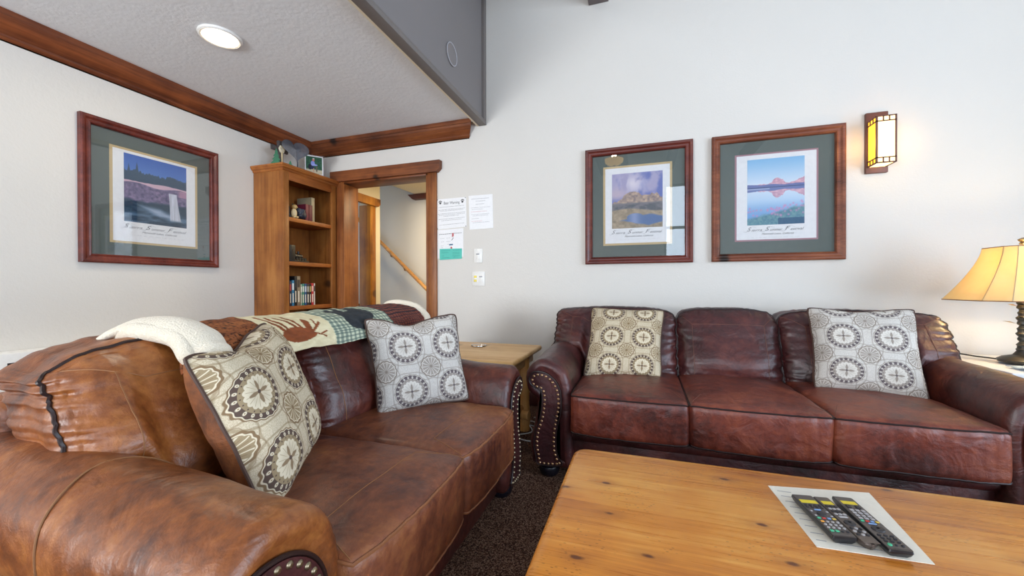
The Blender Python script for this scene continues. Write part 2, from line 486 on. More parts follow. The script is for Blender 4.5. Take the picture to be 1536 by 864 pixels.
def grid_mesh(name, fn, nu, nv, mat, parent=None, paint=None, closed_u=False):
    """fn(u,v) -> point; paint(U,V) -> sRGB image array, stored as colour per point"""
    us = np.linspace(0, 1, nu); vs = np.linspace(0, 1, nv)
    verts = [fn(float(u), float(v)) for v in vs for u in us]
    faces = [(j * nu + i, j * nu + i + 1, (j + 1) * nu + i + 1, (j + 1) * nu + i) for j in range(nv - 1) for i in range(nu - 1)]
    o = mesh(name, verts, faces, mat, parent, True)
    if paint is not None:
        U, Vv = np.meshgrid(us, vs)
        img = s2l(np.clip(paint(U, Vv), 0, 1))
        a = o.data.color_attributes.new('Col', 'FLOAT_COLOR', 'POINT')
        a.data.foreach_set('color', np.concatenate([img, np.ones(img.shape[:2] + (1,))], 2).ravel())
    return o

# ================================================================== THE ROOM
XL, YB, XR, YR, ZC = -3.207, 3.157, 3.6, -3.2, 2.44
sbox('floor', XL - 1.5, XR + .1, YR - .1, 5.0, -0.1, 0.0, M['carpet'])
# dense pile of the visible carpet: part of the floor
sbox('wall_left', XL - .12, XL, YR - .1, YB + .12, 0, 5.6, M['wall'])
# wall behind the long sofa, with the opening to the hall
DX0, DX1, DZ = -2.80, -1.845, 2.03
w = MB().box(XL - .12, DX0, YB, YB + .18, 0, 5.6).box(DX0, DX1, YB, YB + .18, DZ, 5.6).box(DX1, XR + .12, YB, YB + .18, 0, 5.6)
w.build('wall_back', M['wall'], None, False, True)
# rear wall with a tall window, an unseen clerestory and a low opening added for light
w = MB().box(XL, 0.5, YR - .12, YR, 0, .85).box(XL, 0.5, YR - .12, YR, 2.05, 3.55).box(XL, -3.05, YR - .12, YR, .85, 2.05).box(-1.55, 0.5, YR - .12, YR, .85, 2.05).box(1.6, XR, YR - .12, YR, 0, 5.6).box(0.5, 1.6, YR - .12, YR, 0, 0.35).box(0.5, 1.6, YR - .12, YR, 3.3, 5.6)
w.box(XL, -3.1, YR - .12, YR, 3.55, 5.6).box(-1.5, 0.5, YR - .12, YR, 3.55, 5.6).box(-3.1, -1.5, YR - .12, YR, 4.65, 5.6)
w.build('wall_rear', M['wall'], None, False, True)
w = MB().box(XR, XR + .12, YR, -1.8, 0, 5.6).box(XR, XR + .12, 1.4, YB, 0, 5.6).box(XR, XR + .12, -1.8, 1.4, 2.7, 5.6).box(XR, XR + .12, -1.8, 1.4, 0, 0.3)
w.build('wall_right', M['wall'], None, False, True)
# high sloping ceiling
MB().prism([(YB + .2, 4.1), (YR - .15, 5.3), (YR - .15, 5.4), (YB + .2, 4.2)], 'X', XL - .15, XR + .15).build('ceiling', M['ceiling'], None, False, True)
# low ceiling under the loft
MB().box(XL, -1.352, YR, YB, ZC, ZC + .1).build('ceiling_1', M['ceiling'], None, False, True)
# loft front: cream edge, grey board below, grey panel, corner strip at the wall
MB().box(-1.362, -1.345, YR, YB, ZC - .04, ZC + .02).build('trim_1', M['fascia_edge'], None, False, True)
MB().box(-1.345, -1.275, YR, YB, ZC - .042, ZC - .005, .003).build('trim_2', M['fascia_trim'], None, False, True)
MB().box(-1.345, -1.30, YR, YB, ZC - .005, 3.5).build('wall_loft', M['fascia'], None, False, True)
MB().box(-1.305, -1.275, YB - .045, YB, ZC - .005, 3.5, .003).build('trim_3', M['fascia_trim'], None, False, True)
MB().box(-1.38, -1.26, YR, YB, 3.5, 3.55).build('trim_4', M['fascia_trim'], None, False, True)
cr = thing('cover_plate', 'round grey cover plate on the grey loft front', 'cover plate', (-1.29, 2.54, 2.67))
MB().lathe([(0.0, -1.2995), (.078, -1.2995), (.078, -1.292), (.070, -1.290), (0.0, -1.290)], (0, 2.54, 2.67), 40, 'X').build('plate', M['fascia'], cr)
MB().tube([(-1.290, 2.54 + .076 * math.cos(a), 2.67 + .076 * math.sin(a)) for a in np.linspace(0, 2 * PI, 40, endpoint=False)], .0035, 6, True).build('rim', plain('pale_grey_rim', 'B4B2B8', .5), cr)
# beam end high on the back wall
MB().box(-.395, -.24, YR, YB - .001, 3.232, 3.45, .004).build('trim_5', plain('grey_brown_beam', '6E6464', .6), None, False, True)
# dark ceiling beams that the picture glass mirrors
for k, x in enumerate((-.9, .55, 2.0)):
    MB().box(x, x + .14, YR, YB, 3.62, 3.86, .004).build('trim_%d' % (6 + k), plain('ceiling_beam', '4E433C', .6), None, False, True)

# crown moulding of the low ceiling (left wall and back wall)
prof = [(0, 0), (.0, .008), (.018, .022), (.018, .034), (.03, .042), (.052, .062), (.072, .088), (.080, .104), (.092, .108), (.092, .138), (0, .138)]
pz = [(a, 2.302 + b) for a, b in prof]
MB().prism([(XL + a, z) for a, z in pz], 'Y', YR, YB - .0).build('trim_10', M['alder_y'], None, False, True, 12)
v = []; n = len(pz)
for (a, z) in pz: v.append((XL + .0, YB - a, z))
for (a, z) in pz: v.append((-1.436 + a * .62, YB - a, z))
f = [[i, (i + 1) % n, n + (i + 1) % n, n + i] for i in range(n)] + [list(range(n)), [n + i for i in range(n)][::-1]]
mesh('trim_11', v, f, M['alder'], None, False, True)
# baseboards
MB().box(DX1 + .09, XR, YB - .018, YB - .0005, 0, .11, .004).build('baseboard_back', plain('dark_red_baseboard', '4A1E1C', .45), None, True, True)
MB().box(XL + .0005, XL + .018, YR, 2.5, 0, .11, .004).build('baseboard_left', M['alder_y'], None, True, True)

# door casing: posts, deep jamb, header with clipped ends
MB().box(-2.885, DX0, YB - .022, YB, 0, 2.035, .003).build('trim_22', M['alder_z'], None, True, True)
MB().box(DX0 - .004, DX0 + .018, YB - .022, YB + .185, 0, 2.03, .002).build('trim_12', M['alder_z'], None, True, True)
MB().box(DX1, -1.756, YB - .022, YB, 0, 2.035, .003).build('trim_13', M['alder_z'], None, True, True)
MB().box(DX1 - .018, DX1 + .004, YB - .02, YB + .185, 0, 2.03, .002).build('trim_14', M['alder_z'], None, True, True)
MB().box(DX0, DX1, YB - .02, YB + .185, 2.012, 2.032, .002).build('trim_15', M['alder'], None, True, True)
MB().prism([(-2.925, 2.062), (-2.893, 2.030), (-1.741, 2.030), (-1.709, 2.062), (-1.709, 2.132), (-2.925, 2.132)], 'Y', YB - .05, YB - .0005).build('trim_16', M['alder'], None, False, True)

# hall and stair
sbox('wall_hall', -3.08, -2.95, YB + .18, 3.73, 2.0, 2.7, M['wall_hall'])
sbox('wall_hall_side', -3.08, -2.95, 3.73, 3.92, 0, 2.7, M['wall_hall'])
sbox('wall_stair', -6.0, -.9, 4.5, 4.6, -.3, 3.2, m_paint('stair_paint', 'D3CFC4', .2))
sbox('wall_hall_right', -1.35, -1.25, YB + .18, 4.5, 0, 3.0, M['wall_hall'])
sbox('wall_hall_far', -5.9, -5.8, YB + .1, 4.5, 0, 3.0, M['wall_hall'])
sbox('wall_side_room', -4.45, -4.35, YB + .18, 3.92, 0, 2.7, M['wall_hall'])
sbox('trim_17', -4.35, -4.33, YB + .18, 3.9, 1.42, 1.52, M['alder_y'])
MB().prism([(-6, 2.38), (-3.25, 2.38), (-2.79, 2.20), (-.9, 2.20), (-.9, 2.3), (-2.75, 2.3), (-3.2, 2.48), (-6, 2.48)], 'Y', YB + .18, 4.5).build('ceiling_2', plain('hall_ceiling_paint', 'E6DCC0', .9), None, False, True)
# casing of the side doorway in the hall
MB().box(-2.95, -2.925, 3.735, 3.81, 0, 1.93, .003).build('trim_18', M['hall_door'], None, True, True)
MB().box(-3.085, -2.93, 3.722, 3.742, 0, 1.93, .002).build('trim_19', M['hall_door'], None, True, True)
MB().prism([(YB + .2, 1.925), (3.83, 1.925), (3.865, 1.955), (3.865, 2.015), (YB + .2, 2.015)], 'X', -2.95, -2.90).build('trim_20', M['hall_door'], None, False, True)
MB().prism([(-2.90, 2.198), (-2.83, 2.135), (-1.3, 2.135), (-1.3, 2.198)], 'Y', 4.42, 4.499).build('trim_21', plain('hall_trim_wood', '5A2A14', .5), None, False, True)
# handrail on the stair wall
hr = thing('stair_handrail', 'sloping wooden handrail on the stair wall seen through the doorway', 'handrail', (-3.0, 4.4, 0))
p0, p1 = Vector((-4.2, 4.40, 2.40)), Vector((-1.9, 4.40, .325))
MB().tube([p0, p1], .024, 10).build('rail', M['oak_rail'], hr)
for t in (.2, .455, .545, .75):
    p = p0.lerp(p1, t)
    MB().tube([p + Vector((0, 0, -.02)), p + Vector((0, .02, -.06)), p + Vector((0, .095, -.06))], .007, 6).build('bracket', M['brass'], hr)
for k in range(5):
    sbox('floor_%d' % (k + 1), -2.9 - .24 * k - .24, -2.9 - .24 * k, 3.93, 4.49, 0, .19 * (k + 1), M['carpet'])
area('hall_ceiling_light', (-2.0, 3.85, 2.19), (0, 0, 0), .35, .35, 17, (1.0, .78, .46))

# windows (behind the camera; only the tall one shows in the picture glass)
def window(name, P0, P1, axis, nx, nz):
    mb = MB()
    (a0, z0), (a1, z1) = P0, P1
    def bar(s0, s1, h0, h1, d=.05):
        if axis == 'Y': mb.box(s0, s1, YR - .10, YR - .10 + d, h0, h1)
        else: mb.box(XR + .10 - d, XR + .10, s0, s1, h0, h1)
    t = .05
    bar(a0, a1, z0, z0 + t); bar(a0, a1, z1 - t, z1); bar(a0, a0 + t, z0, z1); bar(a1 - t, a1, z0, z1)
    for i in range(1, nx): x = a0 + (a1 - a0) * i / nx; bar(x - .02, x + .02, z0, z1, .04)
    for i in range(1, nz): z = z0 + (z1 - z0) * i / nz; bar(a0, a1, z - .03, z + .03, .04)
    return mb.build(name, plain(name + '_frame_paint', '5C524C', .5), None, False, True)
window('window_1', (.5, .35), (1.6, 3.3), 'Y', 1, 3)
window('unseen_clerestory', (-3.1, 3.55), (-1.5, 4.65), 'Y', 2, 1)  # unseen clerestory, placed where the picture glass does not mirror it
window('added_low_window', (-3.05, .85), (-1.55, 2.05), 'Y', 2, 1)  # added low window, put in to let light reach the low ceiling
window('window_3', (-1.8, .3), (1.4, 2.7), 'X', 2, 1)

# ================================================================== PICTURES
def paint_fall(U, V_):
    V = V_; img = np.zeros(U.shape + (3,)) + 0
    sky = np.clip((V - .5) / .5, 0, 1)[..., None]
    img = hexa('6E93CC') * (1 - sky) + hexa('2F58A8') * sky
    ht = .695 + .12 * fbm(U * 14, U * 0, 3, 3) + .03 * np.abs(((U * 21) % 1) - .5)
    for cx, h, wd in ((.19, .90, .05), (.07, .86, .05), (.84, .80, .045), (.52, .77, .05), (.62, .74, .04), (.35, .76, .05), (.97, .74, .05), (.45, .74, .04)):
        ht = np.maximum(ht, h - np.abs(U - cx) / wd * .28 + .02 * ((V * 40) % 1))
    img = lay(img, sst(ht - V, -.004, .012), hexa('35506A') * .9)
    n = fbm(U * 26, V * 30, 5, 4)[..., None]
    img = lay(img, sst(.60 - .04 * fbm(U * 5, U * 0, 8, 3) + .05 - V, 0, .01), 'C9A8B8')
    rock = hexa('3A3A5C') * (1 - n) + hexa('9A84A4') * n
    rl = .585 + .02 * np.sin(U * 9)
    m = sst(rl - V, 0, .012)[..., None]; img = img * (1 - m) + rock * m
    img = lay(img, sst(U, .82, .9) * (np.abs(V - .54) < .05) * .8, 'B78AA2')
    dk = sst(.33 + .06 * fbm(U * 6, V * 6, 2, 3) - V, 0, .05)
    img = lay(img, dk, '1E3A50')
    img = lay(img, dk * sst(.3 - V, 0, .15) * .8 * sst(fbm(U * 4, V * 18, 6, 3), .35, .7), '5C7894')
    img = lay(img, sst(.16 - np.abs(V - (.22 - .25 * (U - .4)) ) * 1.6 - np.abs(U - .55) * .3, 0, .14) * .8, 'A9B6CE')
    c = .76 + .12 * np.clip((.5 - V), 0, .5)
    wd = .078 + .10 * np.clip(.45 - V, 0, 1) ** 1.3
    fall = sst(wd - np.abs(U - c), 0, .02) * sst(.535 - V, 0, .02) * sst(V - .06, 0, .06)
    s = .72 + .28 * fbm(U * 70, V * 5, 4, 3)[..., None]
    m = fall[..., None] * .95; img = img * (1 - m) + (hexa('E8ECFA') * s) * m
    img = lay(img, sst(.04 - V, 0, .05) * (U > .75), '22283E')
    return img
def paint_peak(U, V):
    n = fbm(U * 4, V * 4, 11, 4)
    img = np.zeros(U.shape + (3,)) + hexa('6C78B4')
    img = lay(img, sst(n + .25 * (1 - U) - .1 * V, .38, .62) * .8 * sst(V, .5, .62), 'B7AEC6')
    img = lay(img, np.exp(-(((U - .42) / .24) ** 2 + ((V - .80) / .17) ** 2) * 1.3) * sst(fbm(U * 8, V * 8, 3, 3), .3, .5), 'D9D2DE')
    img = lay(img, np.exp(-(((U - .1) / .2) ** 2 + ((V - .62) / .12) ** 2)) * .7, 'C6B4BE')
    ridge = .44 + .20 * np.exp(-((U - .42) / .24) ** 2) + .14 * np.exp(-((U - .85) / .16) ** 2) + .07 * fbm(U * 20, U * 0, 9, 4)
    r = fbm(U * 22, V * 26, 13, 4)[..., None]
    rock = hexa('6C6470') * (1 - r) + hexa('DDBFA0') * r
    m = sst(ridge - V, 0, .01)[..., None]; img = img * (1 - m) + rock * m
    img = lay(img, sst(.47 - V, 0, .03), '7C7A80')
    img = lay(img, sst(.43 - V + .03 * fbm(U * 9, V * 9, 2, 3), 0, .03) * .85 * sst(fbm(U * 10, V * 20, 7, 3), .3, .6), '5A6068')
    l = fbm(U * 18, V * 24, 21, 4)[..., None]
    land = hexa('7C7466') * (1 - l) + hexa('C0AC94') * l
    m = sst(.34 + .03 * np.sin(U * 5) - V, 0, .03)[..., None]; img = img * (1 - m) + land * m
    lake = sst(.115 - np.abs(V - .14) * .8 - np.abs(U - .74) * .16 - .04 * fbm(U * 6, V * 6, 8, 2), 0, .03)
    lake = np.maximum(lake, sst(.10 - ((U - .47) ** 2 * 3 + (V - .19) ** 2 * 16), 0, .03))
    img = lay(img, lake, '5E76A0')
    img = lay(img, lake * np.exp(-((U - .45) / .1) ** 2) * .7, '9AA6C8')
    return img
def paint_lake(U, V):
    def half(Uv, h):
        img = np.zeros(U.shape + (3,)); t = np.clip(h, 0, 1)[..., None]
        img = hexa('DDE6F2') * (1 - t) + hexa('84B8E0') * t
        r1 = .045 + .23 * np.exp(-((Uv - .53) / .10) ** 2) + .05 * np.exp(-((Uv - .62) / .06) ** 2) + .20 * np.exp(-((Uv - 1.0) / .13) ** 2) + .03 * np.sin(Uv * 6) ** 2 + .09 * fbm(Uv * 30, Uv * 0, 5, 4)
        n = fbm(Uv * 25, h * 30, 6, 3)[..., None]
        pk = hexa('A87C98') * (1 - n) + hexa('F2C4CC') * n
        m = sst(r1 - h, 0, .008)[..., None]; img = img * (1 - m) + pk * m
        r2 = .06 + .06 * np.exp(-((Uv - .02) / .22) ** 2) + .045 * np.exp(-((Uv - .45) / .14) ** 2) + .03 * np.exp(-((Uv - .9) / .2) ** 2) + .012 * fbm(Uv * 20, Uv * 0, 2, 3)
        img = lay(img, sst(r2 - h, 0, .008), '6C78A8')
        img = lay(img, sst(.014 - h, 0, .008), '3A4A70')
        return img
    hz = .565
    up = half(U, (V - hz) / (1 - hz)); dn = half(U, (hz - V) / (hz) * 1.1)
    dn = dn * .9 + hexa('8FB6E2') * .1
    img = np.where((V > hz)[..., None], up, dn)
    img = lay(img, sst(.40 - V, 0, .25) * .5, '5F8CC8')
    img = lay(img, np.exp(-((V - hz + .02) / .006) ** 2) * (U < .4) * .7, 'E6EEF6')
    veg = sst(.18 * U + .10 + .05 * fbm(U * 10, V * 10, 4, 3) - V, 0, .05)
    g = fbm(U * 40, V * 40, 14, 3)[..., None]; m = veg[..., None] * .85
    img = img * (1 - m) + (hexa('3E6C84') * (1 - g) + hexa('7FA8A0') * g) * m
    rs = np.random.RandomState(4)
    for k in range(46):
        cx = rs.rand(); cy = .13 + .13 * rs.rand() + .12 * (cx > .6) * rs.rand()
        img = lay(img, np.exp(-(((U - cx) / .018) ** 2 + ((V - cy) / .014) ** 2)) * .8, 'D08AB8')
    img = lay(img, sst(.10 - V, 0, .01) * (U > .55) * .8, '2E5478')
    return img

def picture(label, x0, x1, z0, z1, mt, mat_in, pr, im, inner_mat, fm, paint, on_left=False, seed=0, shift=0.0):
    """a framed poster; s runs along the wall, z up"""
    def W(s, d, z):
        return (XL + d, s, z) if on_left else (s, YB - d, z)
    base = W((x0 + x1) / 2, .0, z0)
    t = thing('framed_picture', label, 'picture', base)
    # moulded frame with mitred corners
    prof = [(0, 0), (0, .030), (.008, .036), (.018, .034), (.030, .026), (.040, .024), (.047, .027), (.052, .022), (.055, .010), (.055, 0)]
    cs = [(x0, z0, 1, 1), (x1, z0, -1, 1), (x1, z1, -1, -1), (x0, z1, 1, -1)]
    v = []; f = []; n = len(prof)
    for (cx, cz, sx, sz) in cs:
        for (a, d) in prof: v.append(W(cx + sx * a, d + .002, cz + sz * a))
    for i in range(4):
        j = (i + 1) % 4
        for k in range(n - 1): f.append((i * n + k, j * n + k, j * n + k + 1, i * n + k + 1))
    o = mesh('frame', v, f, fm, t, True, sharp=20)
    def flat(name, a0, a1, b0, b1, d, th, mat, par):
        mb = MB(); 
        if on_left: mb.box(XL + d, XL + d + th, a0, a1, b0, b1)
        else: mb.box(a0, a1, YB - d - th, YB - d, b0, b1)
        return mb.build(name, mat, par, False)
    flat('mat_board', x0 + .045, x1 - .045, z0 + .045, z1 - .045, .003, .003, M['mat_green'], t)
    flat('mat_border', mat_in[0], mat_in[1], mat_in[2], mat_in[3], .0062, .001, inner_mat, t)
    p = flat('poster', pr[0], pr[1], pr[2], pr[3], .0074, .001, M['poster_white'], t)
    d = .0092
    def fn(u, v_): return W(im[0] + (im[1] - im[0]) * u, d, im[2] + (im[3] - im[2]) * v_)
    ph = grid_mesh('photograph', fn, 170, 200, M['print'], p, paint)
    if on_left: pass
    xd = (0, 1, 0) if on_left else (1, 0, 0)
    # on the left wall letters read along +Y as seen from the room
    cx = (im[0] + im[1]) / 2; wd = im[1] - im[0]
    zt = im[2] - .033
    col = M['ink_title']
    # script title: large swash capitals with small slanted letters
    for (cap, rest, s0, wl) in (('S', 'ierra', .0, .27), ('S', 'ummer', .32, .31), ('F', 'estival', .67, .33)):
        s = im[0] + wd * s0; wl = wl * wd
        text(cap, .040, col, p, W(s, d + .001, zt + .003), xd, (0, 0, 1), .4, 'LEFT', off=-.0003)['fit'] = wl * .27
        text(rest, .027, col, p, W(s + wl * .28, d + .001, zt - .002), xd, (0, 0, 1), .45, 'LEFT', off=-.0001)['fit'] = wl * .70
        mb = MB()
        mb.tube([W(s - .022 + .03 * a, d + .001, zt - .010 - .010 * math.sin(a * PI) + .012 * a) for a in np.linspace(0, 1.3, 10)], .0006, 4)
        mb.tube([W(s + .012 + .045 * a, d + .001, zt + .017 + .004 * math.sin(a * PI * 1.3)) for a in np.linspace(0, 1, 10)], .0005, 4)
        mb.build('swash', col, p)
    text('Mammoth Lakes, California', .017, col, p, W(cx - wd * .24, d + .001, zt - .030), xd, (0, 0, 1), .45, 'LEFT')['fit'] = wd * .56
    # an illegible last line: thin slanted strokes
    mb = MB(); rs = random.Random(seed + 5); s = im[0] + wd * .08
    while s < im[1] - wd * .06:
        L = rs.uniform(.012, .035)
        for k in range(int(L / .005)):
            a = s + k * .005; h = rs.uniform(.003, .006)
            mb.tube([W(a, d + .001, zt - .057), W(a + .002, d + .001, zt - .057 + h)], .0004, 3)
        s += L + .008
    mb.build('small_print', M['ink_soft'], p)
    flat('glass', x0 + .05, x1 - .05, z0 + .05, z1 - .05, .0125, .002, M['glass'], t)
    return t
picture('framed waterfall poster on the left wall', 1.404, 2.207, 1.151, 2.051, None, (1.550, 2.066, 1.286, 1.909), (1.566, 2.050, 1.30, 1.894), (1.622, 1.990, 1.431, 1.877), M['mat_tan'], M['frame_red'], paint_fall, True, 1)
picture('framed mountain peak poster, red-brown frame, left of the pair above the long sofa', -.419, .362, 1.172, 2.074, None, (-.282, .222, 1.315, 1.932), (-.266, .206, 1.331, 1.916), (-.215, .155, 1.446, 1.870), M['mat_tan'], M['frame_red'], paint_peak, False, 2)
picture('framed lake reflection poster in a knotty brown frame beside the wall lantern', .487, 1.280, 1.172, 2.069, None, (.637, 1.136, 1.312, 1.928), (.648, 1.125, 1.323, 1.917), (.715, 1.057, 1.424, 1.885), M['mat_rose'], M['frame_brn'], paint_lake, False, 3)

# ================================================================== LAMPS
# wall lantern
t = thing('wall_lantern', 'lit amber glass wall lantern on a dark wooden backplate', 'wall lamp', (1.44, YB, 1.73))
MB().box(1.388, 1.505, YB - .024, YB - .0005, 1.726, 2.118, .004).build('backplate', M['copper'], t)
gx0, gx1, gy0, gy1, gz0, gz1 = 1.397, 1.492, 3.03, 3.133, 1.765, 2.052
mb = MB(); r = .0045
for x in (gx0, gx1):
    for y in (gy0, gy1 - .006): mb.box(x - r, x + r, y - r, y + r, gz0, gz1)
for z in (gz0, gz1, gz0 + .030, gz1 - .030):
    mb.box(gx0 - r, gx1 + r, gy0 - r, gy0 + r, z - r * .8, z + r * .8)
    for x in (gx0, gx1): mb.box(x - r, x + r, gy0, gy1, z - r * .8, z + r * .8)
for zz in (gz0 + .015, gz1 - .015):
    for q in (.34, .66):
        x = gx0 + (gx1 - gx0) * q; mb.box(x - .0035, x + .0035, gy0 - r, gy0 + r, zz - .015, zz + .015)
        y = gy0 + (gy1 - gy0) * q
        for x in (gx0, gx1): mb.box(x - r, x + r, y - .0035, y + .0035, zz - .015, zz + .015)
mb.build('lantern_frame', M['copper'], t)
GA = m_emit('lit_amber_glass', 'FFDF98', 2.7)
GS = m_emit('lit_amber_side_glass', 'FFC63A', 1.5)
MB().box(gx0, gx1, gy0 - .001, gy0 + .002, gz0, gz1).build('front_glass', GA, t, False)
MB().box(gx0 - .001, gx0 + .002, gy0, gy1, gz0, gz1).build('side_glass', GS, t, False)
MB().box(gx1 - .002, gx1 + .001, gy0, gy1, gz0, gz1).build('side_glass', GS, t, False)
MB().box(gx0, gx1, gy0, gy1, gz0 - .001, gz0 + .002).build('bottom_glass', GA, t, False)
point('lantern_bulb', (1.35, 3.05, 1.90), .35, (1.0, .62, .28), .05)
point('lantern_bulb_right', (1.56, 3.05, 1.90), .3, (1.0, .66, .34), .05)

# recessed light
t = thing('recessed_light', 'lit round recessed light in the low ceiling', 'ceiling light', (-2.295, 1.61, ZC))
MB().tube([(-2.295 + .095 * math.cos(a), 1.61 + .095 * math.sin(a), ZC - .004) for a in np.linspace(0, 2 * PI, 40, endpoint=False)], .012, 8, True).build('trim_ring', M['white_pl'], t)
MB().lathe([(0, ZC - .022), (.07, ZC - .020), (.086, ZC - .012), (.086, ZC - .001), (0, ZC - .001)], (-2.295, 1.61, 0), 36).build('lens', m_emit('lit_lens', 'FFF4DC', 9), t)
area('recessed_light_beam', (-2.295, 1.61, ZC - .03), (0, 0, 0), .15, .15, 5.5, (1.0, .88, .68))

# bowl ceiling lamp behind the camera (mirrored in the picture glass)
t = thing('bowl_ceiling_lamp', 'amber glass bowl lamp hanging behind the viewpoint', 'ceiling lamp', (-.45, -.8, 3.15))
MB().lathe([(.0, 3.12), (.06, 3.122), (.12, 3.14), (.155, 3.18), (.165, 3.22), (.160, 3.225), (.0, 3.225)], (-.45, -.8, 0), 36).build('bowl', m_emit('lit_amber_bowl', 'FFCE6A', 2.2), t)
MB().lathe([(.0, 3.10), (.014, 3.104), (.018, 3.118), (0, 3.12)], (-.45, -.8, 0), 16).build('finial', M['copper'], t)
MB().tube([(-.45, -.8, 3.22), (-.45, -.8, 4.80)], .012, 8).build('stem', M['copper'], t)
point('bowl_lamp_bulb', (-.45, -.8, 3.29), 22, (1.0, .82, .58), .04)

# side table with white cloth, right end
t = thing('side_table', 'side table topped in white at the right end of the long sofa', 'side table', (1.95, 2.75, 0))
MB().box(1.64, 2.25, 2.45, 3.05, .565, .59, .006).build('tabletop', M['cloth'], t)
for x in (1.70, 2.19):
    for y in (2.51, 2.99): MB().box(x - .025, x + .025, y - .025, y + .025, 0, .565, .004).build('leg', M['alder_z'], t)
MB().box(1.68, 2.21, 2.49, 3.01, .48, .565).build('apron', M['alder'], t)
cl = thing('table_runner', 'pale blue folded cloth on the white side table under the lamp', 'cloth', (1.95, 2.62, .591))
def fn(u, v): return (1.72 + .40 * u, 2.47 + .14 * v, .603 + .006 * math.sin(u * 9 + v * 4) * math.sin(v * 7))
o = grid_mesh('cloth', fn, 30, 26, plain('pale_blue_cloth', 'C8DCEC', .9), cl); sm = o.modifiers.new('thick', 'SOLIDIFY'); sm.thickness = .004
# table lamp
LX, LY = 1.86, 2.72
t = thing('table_lamp', 'lit table lamp with a flared parchment shade on a dark textured stem', 'table lamp', (LX, LY, .602))
mb = MB(); mb.lathe([(0, .602), (.085, .602), (.088, .615), (.07, .628), (.035, .64), (.022, .66), (.018, .70)], (LX, LY, 0), 24)
mb.build('base', plain('dark_bronze', '2C2A28', .4), t)
prof = []
for k in range(34):
    z = .66 + .27 * k / 33
    prof.append((.019 + .004 * math.sin(k * 1.9) + .003 * math.sin(k * .7), z))
MB().lathe(prof, (LX, LY, 0), 12).build('stem', m_leather('bark_bronze', '1E1E1E', '3C3C38', '6A6A62', .4), t)
for (z, a, L) in ((.80, 2.8, .05), (.86, .6, .045), (.75, 4.6, .05), (.83, 4.0, .05), (.89, 2.0, .04)):
    c = Vector((LX + .02 * math.cos(a), LY + .02 * math.sin(a), z)); d = Vector((math.cos(a), math.sin(a), .25)); s_ = Vector((-math.sin(a), math.cos(a), 0))
    v = [c, c + d * L * .4 + s_ * .012, c + d * L, c + d * L * .4 - s_ * .012, c + d * L * .45 + Vector((0, 0, .006))]
    mesh('leaf', v, [(0, 1, 4), (1, 2, 4), (2, 3, 4), (3, 0, 4)], M['pewter'], t)
# flared shade with clipped corners
def octo(h, zc):
    c = h * .30
    return [(h, -h + c), (h, h - c), (h - c, h), (-h + c, h), (-h, h - c), (-h, -h + c), (-h + c, -h), (h - c, -h)]
v = []; rings = 12
for k in range(rings + 1):
    q = k / rings; h = .118 + (.245 - .118) * (q ** 1.45); z = 1.195 - .275 * q
    v += [(LX + x * 1.0, LY + y * .8, z) for x, y in octo(h, z)]
f = [(k * 8 + i, k * 8 + (i + 1) % 8, (k + 1) * 8 + (i + 1) % 8, (k + 1) * 8 + i) for k in range(rings) for i in range(8)]
g = G('parchment_shade'); tr = g.n('ShaderNodeBsdfTranslucent'); df = g.n('ShaderNodeBsdfDiffuse'); mx = g.n('ShaderNodeMixShader')
cc = g.mix(g.noise(g.coord(), 9, 3), 'EED9A4', 'FAEBC8')
g.t.links.new(cc, tr.inputs[0]); g.t.links.new(cc, df.inputs[0]); mx.inputs[0].default_value = .55
g.t.links.new(df.outputs[0], mx.inputs[1]); g.t.links.new(tr.outputs[0], mx.inputs[2]); g.t.links.new(mx.outputs[0], g.out.inputs[0])
o = mesh('lamp_shade', v, f, g.m, t, False)
sm = o.modifiers.new('thick', 'SOLIDIFY'); sm.thickness = .0015
for i in range(8):
    MB().tube([Vector(v[k * 8 + i]) for k in range(rings + 1)], .0015, 5).build('shade_seam', M['ink'], o)
for ring in (0, rings):
    MB().tube([Vector(v[ring * 8 + i]) for i in range(8)], .0025, 5, True).build('shade_rim', M['stitch'], o)
MB().tube([(LX, LY, .92), (LX, LY, 1.21)], .004, 6).build('rod', M['pewter'], t)
mb = MB(); mb.lathe([(0, 1.205), (.012, 1.207), (.016, 1.213), (.010, 1.22), (.018, 1.228), (.020, 1.234), (.008, 1.242), (0, 1.244)], (LX, LY, 0), 10); mb.build('finial', M['pewter'], t)
MB().lathe([(0, 1.00), (.025, 1.02), (.03, 1.05), (.018, 1.09), (0, 1.10)], (LX, LY, 0), 16).build('bulb', m_emit('lit_bulb', 'FFE2A8', 14), t)
point('table_lamp_bulb', (LX + .03, LY - .05, 1.06), 6.0, (1.0, .74, .40), .03)
MB().tube([(LX - .015, LY + .04, .604), (LX - .10, LY + .13, .606), (LX - .15, LY + .19, .612), (LX - .17, LY + .22, .600), (LX - .19, LY + .25, .600), (LX - .20, LY + .29, .600), (LX - .205, LY + .31, .600)], .004, 6).build('power_cord', M['black'], t)

# ================================================================== SOFAS
RAW = [(-.569, .493), (-.555, .522), (-.526, .533), (-.484, .527), (-.447, .502), (-.42, .464), (-.406, .411), (-.406, .348), (-.416, .293), (-.428, .229), (-.431, .174), (-.428, .121), (-.416, .085), (-.404, .050), (-.520, .040), (-.532, .079), (-.543, .133), (-.541, .188), (-.532, .235), (-.515, .283), (-.505, .338), (-.501, .393), (-.508, .438), (-.531, .446), (-.559, .462)]
PANEL = [(x * .9606 + .58, 1 - (1 - z) * .9606) for x, z in RAW]
BODY = [(.0, .510), (.008, .556), (.038, .592), (.085, .615), (.135, .612), (.185, .588), (.222, .545), (.240, .48), (.246, .40), (.246, .30), (.246, .20), (.246, .075), (.15, .07), (.045, .07), (.030, .12), (.028, .18), (.040, .25), (.056, .32), (.066, .385), (.056, .415), (.028, .432), (.006, .465)]

